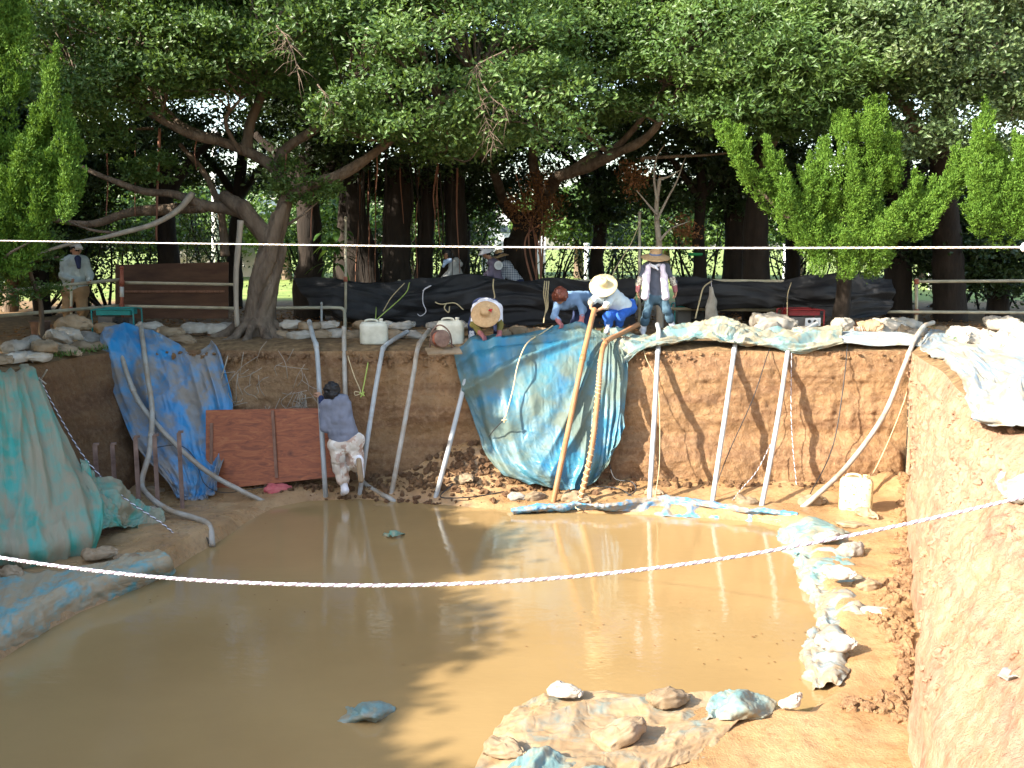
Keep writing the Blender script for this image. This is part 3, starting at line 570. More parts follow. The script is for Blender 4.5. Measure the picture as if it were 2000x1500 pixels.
tag(sheet('tarpaulin', [
  [Z(676, 1384, -2.14), Z(695, 1380, -2.09), Z(735, 1374, -2.07), Z(768, 1382, -2.14)],
  [Z(680, 1392, -2.12), Z(703, 1390, -2.04), Z(738, 1387, -2.03), Z(766, 1390, -2.13)],
  [Z(668, 1404, -2.14), Z(698, 1402, -2.07), Z(732, 1400, -2.06), Z(748, 1404, -2.14)],
  [Z(636, 1422, -2.17), Z(682, 1412, -2.13), Z(722, 1408, -2.12), Z(740, 1408, -2.17)]], 60, 50, MAT['tarp_pale'], crumple(.02, 7, 7, 3)), 'pale turquoise tarpaulin lump breaking the water surface near the camera', 'tarpaulin')
tag(sheet('tarpaulin', [
  [Z(752, 1044, -2.12), Z(762, 1040, -2.06), Z(772, 1040, -2.06), Z(784, 1044, -2.12)],
  [Z(750, 1049, -2.14), Z(762, 1047, -2.08), Z(772, 1047, -2.08), Z(788, 1047, -2.14)]], 24, 14, MAT['tarp_green'], crumple(.03, 9, 9, 3)), 'little green scrap floating in the pond below the man', 'tarpaulin')
# ================================================================ PIPES
def pipe(pts, label, m='pipe', r=.036, sm=60, group='drain pipes down the pit wall'):
    P = catmull([A(p) for p in pts], sm); v, f = tube(P, r, 12)
    b = thing('drain_pipe', label, 'pipe', P[P[:, 2].argmin()], group)
    mk('pipe_tube', v, f, MAT[m], b)
    c = A(P[0]); d = nrm(P[0]-P[1]); mk('pipe_mouth', *lathe([(r*.82, -.01), (r*.9, .004), (r*1.06, .004), (r*1.06, -.05), (r*.99, -.05)], 14, c, d), MAT[m], b)
    i = int(sm*.36); d = nrm(P[i+1]-P[i]); mk('coupling', *lathe([(r*.98, -.05), (r*1.18, -.045), (r*1.18, .045), (r*.98, .05)], 12, P[i], d), MAT[m], b)
    return b
def rimpipe(top, label, *lower, **k):
    pipe([L(*top[0])]+[L(*q) for q in top[1:]]+[L(*q) for q in lower], label, **k)
def wy(px, py): return U(px, py, z=ZW-.1)[1]
rimpipe([(604, 628, 15.6), (612, 660, 14.95), (619, 686, 14.7)], 'straight grey pipe that the man in the pit hugs', (626, 800, 14.1), (633, 920, 13.7), (637, 985, wy(637, 985)))
rimpipe([(672, 640, 15.2), (672, 670, 14.95), (673, 720, 14.72)], 'grey pipe behind the man, curving out over the mud', (676, 800, 14.5), (684, 868, 14.35), (704, 934, 14.15), (735, 960, 13.95), (762, 974, 13.75), (784, 990, wy(784, 990)), m='pipe_mud')
rimpipe([(796, 648, 15.8), (768, 664, 15.2), (750, 678, 14.9), (744, 700, 14.6)], 'slim grey pipe passing behind the man in the pit at his raised boot', (730, 780, 14.3), (716, 870, 13.9), (700, 984, wy(700, 984)))
rimpipe([(838, 645, 15.6), (828, 658, 15.2), (816, 680, 14.75)], 'mud stained grey pipe below the cable reel', (806, 740, 14.5), (784, 860, 14.0), (760, 988, wy(760, 988)), m='pipe_mud')
rimpipe([(926, 672, 15.3), (918, 694, 14.95), (908, 745, 14.55)], 'grey pipe leaning along the left edge of the big blue tarpaulin', (890, 820, 14.2), (870, 900, 13.8), (845, 994, wy(845, 994)))
rimpipe([(1161, 604, 15.25), (1152, 640, 14.95), (1134, 720, 14.45)], 'orange pipe gripped by the bending worker in pale blue', (1112, 830, 13.95), (1095, 910, 13.55), (1076, 1004, wy(1076, 1004)), m='pipe_or', r=.041)
rimpipe([(1246, 634, 15.8), (1212, 652, 15.15), (1184, 668, 14.7), (1174, 700, 14.35)], 'orange pipe bound with rope, bent over the rim', (1168, 770, 14.05), (1155, 880, 13.55), (1127, 1004, wy(1127, 1004)), m='pipe_or', r=.039)
rimpipe([(1284, 634, 15.6), (1287, 652, 15.1), (1284, 700, 14.7)], 'light grey pipe below the standing worker with the white vest', (1279, 800, 14.1), (1273, 900, 13.6), (1266, 1014, wy(1266, 1014)))
rimpipe([(1440, 636, 15.5), (1438, 652, 15.1), (1432, 700, 14.7)], 'light grey pipe between the hanging white bag and the bent pipe on its right', (1418, 800, 14.2), (1403, 900, 13.7), (1386, 1018, wy(1386, 1018)))
rimpipe([(1596, 632, 15.9), (1562, 652, 15.3), (1542, 675, 14.85), (1535, 712, 14.65)], 'light grey pipe with a crooked top under the red generator', (1522, 800, 14.2), (1503, 910, 13.6), (1480, 1026, wy(1480, 1026)))
rimpipe([(1822, 630, 15.8), (1804, 638, 15.4), (1785, 668, 14.9), (1762, 725, 14.4)], 'long grey pipe curving down from the far right corner', (1724, 815, 13.9), (1655, 910, 13.4), (1590, 972, 13.0), (1540, 1014, wy(1540, 1014)), m='pipe_mud', sm=80)
rimpipe([(222, 640, 15.7), (232, 672, 14.95), (250, 735, 14.45)], 'grey brown pipe running down over the left blue tarpaulin to the pond', (275, 790, 14.15), (330, 855, 13.85), (400, 918, 13.6), (470, 958, 13.4), (550, 996, wy(550, 996)), m='pipe_mud', sm=80)
pL = [L(274, 632, 15.6), L(278, 660, 15.0), L(288, 735, 14.35), L(297, 800, 14.0), L(292, 880, 13.5), L(277, 940, 13.1), L(290, 968, 12.8), L(330, 996, 12.35), L(380, 1012, 12.1), L(408, 1026, 11.85), L(415, 1066, 11.55)]
pipe(pL, 'flexible grey hose looping past the stakes into the pond at left', 'pipe_mud', .038, 120)
# ================================================================ SANDBAGS
def bagmesh(seed, neck=True):
    nu, nv = 52, 30; u, v = np.meshgrid(np.arange(nu)/nu*2*math.pi, np.linspace(-math.pi/2, math.pi/2, nv)); g = np.random.default_rng(seed+50)
    sg = lambda x, p: np.sign(x)*np.abs(x)**p
    x = sg(np.cos(v), .55)*sg(np.cos(u), .62); y = sg(np.cos(v), .55)*sg(np.sin(u), .62); z = sg(np.sin(v), .9)
    p = np.stack([x*.21, y*.145, z*.075], -1); o = seed*13.1
    p[..., 2] *= 1+.35*vnoise(P3(p[..., 0]*7, p[..., 1]*7, o)); p[..., 2] += .035*vnoise(P3(p[..., 0]*5, p[..., 1]*5, o+4))
    d = fbm(p*7+o, 3)*.022+(rid(p*A([8, 20, 12])+o, 3)-.4)*.017+rid(p*34+o, 2)*.004; p = p+nrm(p*A([.5, .7, 1.6]))*d[..., None]
    k = np.clip((p[..., 0]-.07)/.13, 0, 1); k = k*k*(3-2*k); w = g.uniform(.45, .8)
    p[..., 1] *= 1-w*k; p[..., 2] *= 1-.35*k; p[..., 0] += .06*k
    rd = .016*np.sin(u*9+seed)*np.sin(v*7)*np.clip(k*1.6, 0, 1); p[..., 1] += rd; p[..., 2] += .8*rd+.02*k*math.sin(seed*2.1)
    p[..., 2] = np.maximum(p[..., 2], -.05)+.05; p[..., 1] += .04*math.sin(seed*1.7)*(p[..., 0]/.25)**2
    i, j = np.meshgrid(np.arange(nv-1), np.arange(nu), indexing='ij'); a = (i*nu+j).ravel(); b = (i*nu+(j+1) % nu).ravel()
    return mesh('sandbag', p.reshape(-1, 3), np.stack([a, b, b+nu, a+nu], -1))
BAGM = {}
for mm in ('bag', 'bag_tan', 'bag_red'):
    BAGM[mm] = []
    for s in range(8):
        me = bagmesh(s+(7 if mm == 'bag_tan' else 0)); me.materials.append(MAT[mm]); BAGM[mm].append(me)
ORD = 'first second third fourth fifth sixth seventh eighth ninth tenth eleventh twelfth thirteenth fourteenth fifteenth sixteenth seventeenth eighteenth nineteenth twentieth'.split()
def bag(loc, label, m='bag', s=1., rot=None, flat=1., tilt=(0, 0), group=None):
    o = bpy.data.objects.new('sandbag', BAGM[m][rng.integers(8)]); C.objects.link(o)
    o.location = loc; o.rotation_euler = (tilt[0], tilt[1], rng.uniform(0, 6.3) if rot is None else rot); o.scale = (s*.88, s*.88, s*flat*.8)
    return tag(o, label, 'sandbag', group)
# along the left rim: a heap three deep
hp = [(20, 690, 12.9, 0), (70, 695, 13.2, 0), (125, 678, 13.9, 0), (170, 672, 14.5, 0), (45, 672, 13.6, 0), (95, 668, 14.2, 0), (-20, 690, 12.6, 0), (150, 660, 15.0, 0), (60, 668, 13.7, .13), (110, 663, 14.3, .14), (132, 650, 14.8, .15), (30, 684, 13.3, .12), (85, 688, 13.3, .12), (180, 655, 15.2, .03)]
for i, (x, y, Yd, dz) in enumerate(sorted(hp)):
    p = U(x, y, Y=Yd); p[2] = .0+dz
    bag(p, f'muddy white sandbag in the left rim heap, {ORD[i]} from the left', 'bag' if i % 3 else 'bag_tan', 1.15, None, 1.15, (rng.normal()*.15, rng.normal()*.15), 'sandbags heaped on the left rim')
tag(bag(U(140, 650, Y=15.2)+A([0, 0, .05]), 'x', 'bag_tan', 1.25, .4, 1.5), 'fat tan sandbag on top of the left rim heap below the man at the rail', 'sandbag', 'sandbags heaped on the left rim')
row = [(210, 640, 15.9, 'bag_tan'), (292, 636, 16.0, 'bag'), (330, 645, 15.7, 'bag_tan'), (355, 660, 15.3, 'bag_tan'), (380, 640, 16, 'bag'), (420, 642, 16.2, 'bag'), (445, 640, 16.4, 'bag')]
for i, (x, y, Yd, m) in enumerate(row):
    p = U(x, y, Y=Yd); p[2] = max(p[2]-.08, .02); bag(p, f'sandbag behind the left blue tarpaulin, {ORD[i]} from the left before the banyan trunk', m, 1.1, rng.normal()*.3, 1.2, group='sandbags left of the banyan')
k = 0
for x in range(548, 905, 36):
    p = U(x, 655, Y=16.1+rng.normal()*.1); p[2] = .03; bag(p, f'lower layer sandbag behind the jerrycans, {ORD[k]} right of the banyan', ['bag_tan', 'bag'][k % 2], 1.05, rng.normal()*.25, 1.15, group='sandbag wall behind the jerrycans')
    if k % 4 != 3:
        p = p+A([.16, .12, .15]); bag(p, f'upper layer sandbag behind the jerrycans, {ORD[k]} column right of the banyan', ['bag', 'bag_tan', 'bag'][k % 3], 1.0, rng.normal()*.3, 1.1, group='sandbag wall behind the jerrycans')
    k += 1
for i, x in enumerate((985, 1015, 1045, 1075, 1100, 1135)):
    p = U(x, 640, Y=16.3); p[2] = .04; bag(p, f'tan sandbag behind the blue tarpaulin top, {ORD[i]} right of the crouching worker', 'bag_tan', 1.1, rng.normal()*.3, 1.3, group='sandbags behind the big tarpaulin')
for i, x in enumerate(range(925, 1220, 42)):             # carry the tarpaulin's top edge
    p = U(x, 660, Y=15.25); p[2] = .0; bag(p, f'sandbag under the top edge of the big blue tarpaulin, {ORD[i]} from the left', 'bag_tan', 1.0, rng.normal()*.3, 1.1, group='sandbags under the big tarpaulin')
k = 0
for x, dz in ((1470, 0), (1500, .13), (1515, 0), (1545, .02), (1560, .0), (1600, 0), (1632, 0), (1645, .12), (1672, 0), (1700, .1), (1716, 0), (1730, .14), (1752, .02), (1765, .14), (1790, 0), (1835, 0)):
    p = U(x, 650, Y=16.2+rng.normal()*.12); p[2] = .03+dz; bag(p, f'pale sandbag on the right rim, {ORD[k]} from the hanging white bag', 'bag' if k % 3 else 'bag_tan', 1.2, rng.normal()*.4, 1.35, group='sandbags on the right rim'); k += 1
tag(bag(U(1505, 632, Y=16.2)+A([0, 0, -.1]), 'x', 'bag', 1.7, .1, 1.5), 'largest pale sandbag on the right rim under the black netting', 'sandbag', 'sandbags on the right rim')
k = 0
for x, y, Yd, dz in ((1880, 640, 15.6, .0), (1930, 645, 15.3, 0), (1975, 650, 15.0, .05), (1955, 635, 15.8, .18), (1900, 660, 14.6, .02), (1950, 672, 14.0, .02), (1990, 690, 13.2, .04), (2010, 660, 14.6, .1), (1985, 640, 15.6, .12)):
    p = U(x, y, Y=Yd); p[2] = .03+dz; bag(p, f'sun bleached sandbag in the far right heap, {ORD[k]} placed from its left end', 'bag', 1.35, None, 1.4, group='sandbags in the far right heap'); k += 1
pit_bags = [(907, 975, 'bag_tan', 1.0, 'squat tan sandbag at the wall foot, left of the big tarpaulin'), (1008, 975, 'bag', .8, 'pale striped sandbag on the wall foot left of the first orange pipe'), (1042, 980, 'bag_tan', 1.0, 'tan sandbag touching the left side of the pale striped one'), (1122, 980, 'bag_tan', 1.25, 'rounded tan sandbag between the two orange pipes'),
 (1275, 1002, 'bag_tan', .8, 'small sandbag behind the blue waterline edging'), (1456, 982, 'bag_tan', 1.0, 'tan sandbag between two grey pipes on the right wall foot'), (1585, 985, 'bag_tan', 1.2, 'sandbag with crumpled neck under the long curved pipe'), (1690, 1008, 'bag_tan', .9, 'crumpled sandbag right of the yellow jerrycan'), (1660, 1026, 'bag_tan', 1.15, 'flat sandbag in front of the yellow jerrycan'),
 (1618, 1064, 'bag', 1.0, 'white sandbag under the near rope on the right bank'), (1662, 1082, 'bag', 1.05, 'plump sunlit sandbag with a tied neck on the right bank'), (1632, 1148, 'bag', 1.0, 'sandbag lying over the white tarpaulin on the right bank'), (1692, 1150, 'bag_tan', .9, 'wrinkled sandbag right beside the one on the white tarpaulin'), (1712, 1194, 'bag', 1.0, 'flattened empty white sandbag alone on the right bank'), (1626, 1296, 'bag', 1.0, 'round sandbag wrapped in tarpaulin at the pond corner'),
 (1100, 1368, 'bag', .85, 'white sandbag at the far edge of the near shelf, leftmost'), (1302, 1382, 'bag_tan', 1.0, 'wrinkled cream sandbag at the far edge of the near shelf, middle'), (1545, 1384, 'bag', .6, 'tiny white sandbag by the step at the pond corner'), (1212, 1462, 'bag_tan', 1.2, 'largest sunlit sandbag in the middle of the near shelf'), (985, 1478, 'bag_tan', .95, 'cream sandbag with a gathered neck at the left end of the near shelf'),
 (190, 1098, 'bag_tan', 1.1, 'upright tan sandbag by the green tarpaulin foot'), (248, 1098, 'bag_tan', .9, 'flat crumpled tan sandbag on the left shelf'), (22, 1132, 'bag_tan', .9, 'knotted brown sandbag at the left picture edge'), (290, 1004, 'bag', .95, 'pinkish sandbag between the stakes and the hose'), (300, 962, 'bag_tan', .8, 'small sandbag at the foot of the left blue tarpaulin')]
for x, y, m, s, lb in pit_bags:
    p = U(x, y, z=-2.0); p[2] = FH(p[0], p[1]); p = U(x, y, z=p[2]); p[2] = max(FH(p[0], p[1]), ZW)-.005
    if y > 1340 or 1560 < x < 1650 and y > 1040: p[2] += .05
    if x < 260: p[2] = -1.88
    if 1600 < x < 1660 and 1100 < y < 1300: p[2] += .08
    flat = .55 if 'flat' in lb else 1.25
    bag(p, lb, m, s*.78, rng.uniform(-.6, .6), flat, (rng.normal()*.1, rng.normal()*.1), 'sandbags in the pit')
p = Z(541, 962, -2.04); tag(bag(p, 'x', 'bag_red', .95, .1, 1.1), 'faded red cloth bag lying below the orange plywood', 'bag')
p = U(150, 940, Y=11.75); b = thing('sandbag', 'white torn sandbag with a brown stake, stuck in the green tarpaulin', 'sandbag', p-A([0, 0, .12]))
mk('sack', *blob([(p+A([-.05, 0, -.05]), p+A([.09, .02, -.02]), .08, .06), (p+A([.05, 0, 0]), p+A([.1, 0, .08]), .04, .02)], .05, .012, lambda q: .014*fbm(q*14, 3)), MAT['bag'], b)
mk('stake', *tube([p+A([-.05, -.1, -.15]), p+A([-.06, -.1, .17])], .035, 8), MAT['batten'], b)
# ================================================================ FENCE, NETTING
def rail(pts, label, r=.03, m='rail', cat='fence rail'):
    P = [A(q) for q in pts]; base = P[0]; o = mk('fence_rail', *tube(catmull(P, max(10, 8*len(P))), r, 10), MAT[m], base=base); tag(o, label, cat, 'rails of the pipe fence'); return o
FY = 18.4
rail([L(-60, 575, 15.3), L(236, 546, FY)], 'upper fence rail sloping toward the man in the white cap'); rail([L(-60, 622, 15.3), L(236, 597, FY)], 'lower fence rail in front of the standing man\'s legs')
rail([L(243, 552, FY), L(462, 556, FY)], 'upper fence rail across the dark brown board'); rail([L(243, 598, FY), L(460, 602, FY)], 'lower fence rail across the dark brown board')
o = rail([L(535, 602, 17.6), L(600, 601, 17.6), L(655, 601, 17.6), L(670, 604, 17.6), L(673, 616, 17.6), L(674, 655, 17.4)], 'bent rail right of the banyan trunk turning down at an elbow')
rail([L(1060, 549, FY), L(1250, 548, FY)], 'short rail piece showing behind the two bending workers'); rail([L(1310, 603, FY+.2), L(1590, 607, FY+.2)], 'lower rail behind the hanging white bag'); rail([L(1385, 548, FY), L(1570, 550, FY)], 'upper rail along the right black netting')
rail([L(1790, 550, FY-.2), L(2060, 548, FY-.4)], 'bare upper fence rail at the far right'); rail([L(1730, 609, FY-.2), L(2060, 611, FY-.4)], 'bare lower fence rail at the far right')
def post(x, y0, y1, Yd, label, m='rail', r=.03, bands=None, cat='fence post'):
    a, b = L(x, y1, Yd), L(x, y0, Yd); a[2] = min(a[2], .0)
    t = thing('fence_post', label, cat, a, 'posts of the pipe fence'); mk('post_tube', *tube([a, b], r, 10), MAT[m], t)
    mk('post_cap', *lathe([(r*1.15, -.03), (r*1.15, .0), (r*.6, .02), (0.001, .022)], 10, b), MAT[m], t)
    for q in (bands or []):
        mk('clamp', *tube([L(x, q+5, Yd), L(x, q-5, Yd)], r*1.4, 10), MAT['rust'], t)
    return t
t = post(238, 522, 645, FY-.1, 'rust red and white fence post beside the dark brown board', 'rust', .034, [552, 598]); mk('white_sleeve', *tube([L(238, 580, FY-.1), L(238, 560, FY-.1)], .038, 10), MAT['whitepaint'], t)
post(139, 560, 650, 17.3, 'thin grey fence post in front of the man in the white cap', 'rail', .022, [604])
post(675, 425, 640, 18.0, 'tall grey pole behind the bent rail, near the broad leaved plant', 'rail', .026, [545])
post(1249, 415, 640, 18.2, 'tall grey pole beside the standing worker\'s hat', 'rail', .028, [548])
post(1560, 545, 640, FY, 'fence post hidden in the right black netting', 'rail', .028); post(1790, 545, 640, FY-.2, 'fence post at the right end of the black netting', 'rail', .03, [550, 609]); post(965, 545, 640, FY, 'fence post tied with rope behind the crouching worker', 'rail', .028); post(2020, 545, 640, FY-.3, 'fence post just past the right picture edge', 'rail', .03); post(780, 548, 640, FY, 'fence post behind the left black netting', 'rail', .028)
post(628, 592, 650, 17.2, 'short leaning grey stub pipe right of the banyan roots', 'pipe', .02)
def netd(u, v, a, b): return .07*rid(P3(a*.55, b*4+.4*np.sin(a*2), 3), 3)+.05*np.sin(b*14+vnoise(P3(a*.8, b))*3)+.03
tag(sheet('netting', [
  [L(575, 549, FY), L(660, 548, FY), L(760, 552, FY), L(850, 549, FY), L(965, 546, FY), L(1070, 551, FY), L(1150, 556, FY), L(1240, 556, FY)],
  [L(590, 572, FY-.15), L(665, 575, FY-.25), L(760, 575, FY-.25), L(850, 575, FY-.25), L(965, 560, FY-.2), L(1070, 572, FY-.2), L(1150, 580, FY-.2), L(1240, 580, FY-.2)],
  [L(620, 590, FY-.15), L(672, 605, FY-.3), L(760, 605, FY-.3), L(850, 605, FY-.3), L(965, 598, FY-.3), L(1070, 598, FY-.2), L(1150, 605, FY-.2), L(1240, 605, FY-.2)],
  [L(640, 600, FY-.05), L(680, 628, FY-.1), L(760, 632, FY-.1), L(850, 634, FY-.1), L(965, 632, FY-.1), L(1070, 628, FY-.1), L(1150, 635, FY-.1), L(1240, 632, FY-.1)]], 300, 70, MAT['net'], netd), 'long black shade netting sagging on the fence behind the crouching workers', 'netting')
tag(sheet('netting', [
  [L(1316, 548, FY), L(1390, 551, FY), L(1500, 553, FY), L(1580, 546, FY), L(1680, 540, FY), L(1742, 545, FY)],
  [L(1316, 568, FY-.2), L(1390, 566, FY-.3), L(1500, 563, FY-.2), L(1580, 566, FY-.3), L(1680, 572, FY-.3), L(1744, 575, FY-.2)],
  [L(1320, 585, FY-.2), L(1390, 586, FY-.3), L(1500, 578, FY-.25), L(1580, 588, FY-.3), L(1680, 592, FY-.4), L(1742, 598, FY-.3)],
  [L(1330, 592, FY-.05), L(1390, 594, FY-.1), L(1500, 590, FY-.1), L(1580, 612, FY-.3), L(1660, 622, FY-.6), L(1725, 620, FY-.5)]], 230, 60, MAT['net'], netd), 'black shade netting bunched on the right fence above the sandbags', 'netting')
# ================================================================ BOARDS, STAKES, CANS, MACHINES
def board(name, cx, x0, x1, y0, y1, ylean, m, label, battens, th=.02):
    a, b, c, d = L(x0, y1, ylean[0]), L(x1, y1-28 if m == 'ply' else y1, ylean[0]), L(x1, y0-5, ylean[1]), L(x0, y0, ylean[1])
    n = nrm(np.cross(b-a, d-a)); n = n if n[1] < 0 else -n
    t = thing(name, label, 'board', (a+b)/2); v = [a, b, c, d, a-n*th, b-n*th, c-n*th, d-n*th]
    mk('plywood_panel', v, [(0, 1, 2, 3), (7, 6, 5, 4), (0, 4, 5, 1), (1, 5, 6, 2), (2, 6, 7, 3), (3, 7, 4, 0)], MAT[m], t, smooth=False)
    ux, uy = nrm(b-a), nrm(d-a)
    for (bx0, by0, bx1, by1) in battens:
        def q(px, py):
            s = (px-x0)/(x1-x0); r = (y1-py)/(y1-y0); return a+(b-a)*s+(d-a)*r
        p0, p1 = q(bx0, by0), q(bx1, by1); dd = nrm(p1-p0); w = np.cross(dd, n)*.022; e = n*.024; o_ = n*.003
        vv = [p0-w+o_, p0+w+o_, p1+w+o_, p1-w+o_, p0-w+e, p0+w+e, p1+w+e, p1-w+e]
        mk('batten', vv, [(0, 3, 2, 1), (4, 5, 6, 7), (0, 1, 5, 4), (1, 2, 6, 5), (2, 3, 7, 6), (3, 0, 4, 7)], MAT['batten'], t, smooth=False)
    return t
board('plywood_sheet', 0, 402, 666, 801, 958, (13.95, 14.25), 'ply', 'orange plywood sheet with battens leaning on the pit wall behind the man', [(414, 828, 413, 930), (534, 816, 541, 948), (655, 820, 648, 940)])
board('plywood_sheet', 0, 225, 446, 517, 622, (19.2, 19.5), 'ply_dark', 'large dark brown board standing behind the left fence rails', [(232, 570, 440, 570)])
for i, (x, y0, y1, Yd, m) in enumerate([(188, 869, 960, 12.6, 'steel'), (222, 868, 960, 12.9, 'steel'), (268, 854, 990, 12.75, 'steel'), (305, 851, 985, 12.95, 'steel'), (353, 845, 1000, 13.1, 'steel')]):
    a, b = L(x, y1, Yd), L(x, y0, Yd); a[2] = FH(a[0], a[1])-.05; t = thing('steel_stake', f'rusty square stake driven into the mud, {ORD[i]} from the left', 'stake', a, 'stakes in the left mud')
    mk('shaft', *box((a+b)/2, (.055, .05, b[2]-a[2]), rotz(.3)), MAT['steel'], t, smooth=False); mk('stake_head', *box(b+A([0, 0, .012]), (.07, .062, .024), rotz(.3)), MAT['steel'], t, smooth=False)
def jerrycan(c, w, d, h, m, label, rot=0):
    t = thing('jerrycan', label, 'jerrycan', c, 'plastic jerrycans')
    prof = [(.001, 0), (.86, 0), (.97, .03), (1, .08), (1, .78), (.98, .86), (.88, .93), (.62, .97), (.001, .975)]
    v, f = lathe([(r, z*h) for r, z in prof], 28, (0, 0, 0), (0, 0, 1), .5); v = v*A([w/2/.84, d/2/.84, 1]); R = rotz(rot)
    mk('can_body', v@R.T+A(c), f, MAT[m], t)
    mk('spout', *lathe([(.034, 0), (.036, .015), (.03, .02), (.03, .04), (.033, .042), (.033, .062), (.001, .065)], 14, A(c)+R@A([w*.3, 0, h*.94])), MAT[m], t)
    hd = [A(c)+R@A(q) for q in ([-w*.36, 0, h*.92], [-w*.34, 0, h*1.03], [-w*.1, 0, h*1.07], [w*.12, 0, h*1.03], [w*.14, 0, h*.93])]
    mk('carry_handle', *tube(hd, .017, 8, 18), MAT[m], t)
    for s in (-1, 1): mk('shoulder_lug', *lathe([(.03, 0), (.034, .02), (.03, .035), (.001, .036)], 10, A(c)+R@A([s*w*.42, -d*.2, h*.88])), MAT[m], t)
    pl = A(c)+R@A([.02, -d/2-.004, h*.16]); mk('paper_label', *box(pl, (w*.28, .004, h*.09), R), MAT['label'], t, smooth=False)
    return t
p = Z(731, 672, .02); jerrycan(p, .37, .22, .36, 'can', 'white plastic jerrycan on the rim, directly left of the cord with lime rope over it', .05)
p = Z(880, 672, .02); jerrycan(p, .36, .22, .38, 'can', 'white plastic jerrycan standing behind the cable reel', -.05)
p = Z(1670, 1002, -2.0); jerrycan(p+A([0, 0, .04]), .36, .24, .46, 'can_y', 'yellowed jerrycan standing on the sunny right shelf', -.35)
p = Z(861, 682, .02)+A([0, -.12, .17]); t = thing('cable_reel', 'small rusty cable reel in front of the second jerrycan', 'cable reel', p-A([0, 0, .17]))
ax = nrm(A([.55, -1, .1]))
for s in (-1, 1): mk('flange', *lathe([(.05, -.008), (.12, -.008), (.13, 0), (.12, .008), (.05, .008)], 24, p+ax*.075*s, ax), MAT['steel'], t)
mk('drum', *lathe([(.07, -.07), (.11, -.05), (.11, .05), (.07, .07)], 18, p, ax), MAT['rust'], t); mk('reel_frame', *tube([p+A([-.16, .05, -.15]), p+A([-.12, .0, .1]), p+A([.0, .02, .2]), p+A([.14, .05, .08]), p+A([.17, .08, -.15])], .012, 8, 24), MAT['steel'], t)
p2 = Z(867, 690, -.03); tag(mk('cardboard_flap', *box(p2+A([0, -.05, .04]), (.52, .22, .02), rotz(.3)@A([[1, 0, 0], [0, .94, -.34], [0, .34, .94]])), MAT['bag_tan'], base=p2, smooth=False), 'tan folded sheet lying under the cable reel', 'sheet')
def generator(c, w, d, h, frame, body, label, rot=0):
    t = thing('generator', label, 'generator', c, 'portable generators'); c = A(c); R = rotz(rot)
    for s in (-1, 1):
        pts = [c+R@A(q) for q in ([-w/2, s*d/2, .02], [-w/2, s*d/2, h-.06], [-w/2+.06, s*d/2, h], [w/2-.06, s*d/2, h], [w/2, s*d/2, h-.06], [w/2, s*d/2, .02])]
        P = np.concatenate([catmull(pts[:2], 4), catmull(pts[1:5], 16)[1:], catmull(pts[4:], 4)[1:]]); mk('tube_frame', *tube(P, .014, 8), MAT[frame], t)
    for x in (-.42, .42): mk('cross_bar', *tube([c+R@A([w*x, -d/2, h]), c+R@A([w*x, d/2, h])], .013, 8), MAT[frame], t)
    mk('fuel_tank', *box(c+R@A([0, 0, h*.86]), (w*.82, d*.84, h*.2), R), MAT[frame if frame != 'black' else 'red'], t, smooth=False)
    mk('engine_block', *box(c+R@A([-w*.18, 0, h*.4]), (w*.42, d*.7, h*.6), R), MAT['engine'], t, smooth=False); mk('alternator', *lathe([(.001, 0), (h*.22, 0), (h*.24, .05), (h*.22, w*.36), (.001, w*.36)], 16, c+R@A([w*.05, 0, h*.4]), R@A([1, 0, 0])), MAT['engine'], t)
    pn = mk('control_panel', *box(c+R@A([w*.2, -d/2-.012, h*.5]), (w*.4, .02, h*.34), R), MAT[body], t, smooth=False)
    for q in (-.1, .05): mk('socket', *lathe([(.03, 0), (.028, .012), (.001, .012)], 12, c+R@A([w*(.2+q), -d/2-.022, h*.52]), R@A([0, -1, 0])), MAT['black'], pn)
    return t
generator(Z(217, 652, .02)+A([0, .3, 0]), .72, .45, .42, 'teal', 'black', 'teal tube framed generator on the left rim beside the standing man', .05)
generator(A([*U(1345, 640, Y=18.9)[:2], .02]), .62, .42, .42, 'teal', 'black', 'teal framed generator behind the standing worker\'s legs', 0)
generator(A([*U(1562, 640, Y=17.5)[:2], .0]), .7, .45, .42, 'red', 'label', 'red generator with a pale control panel on the right rim', .1)
p = Z(80, 660, .02); tag(mk('bucket', *lathe([(.001, 0), (.13, 0), (.16, .26), (.175, .27), (.175, .285), (.15, .285), (.12, .05), (.001, .05)], 20, p), MAT['steel'], base=p), 'dull brown bucket half hidden behind the left sandbag heap', 'bucket')
# white bag hanging from the rail on the right
p = L(1390, 562, 17.6); t = thing('hanging_bag', 'limp white bag hung by a cord from the right fence rail', 'bag', L(1392, 632, 17.6))
mk('sack', *blob([(p, L(1392, 590, 17.6), .03, .07), (L(1390, 590, 17.6), L(1394, 628, 17.6), .07, .085), (L(1384, 600, 17.6), L(1384, 630, 17.6), .05, .06)], .05, .016, lambda q: .016*fbm(q*A([16, 16, 4]), 3)), MAT['bag'], t); mk('cord', *tube([p, L(1389, 549, 17.7)], .006, 6), MAT['rope_w'], t)
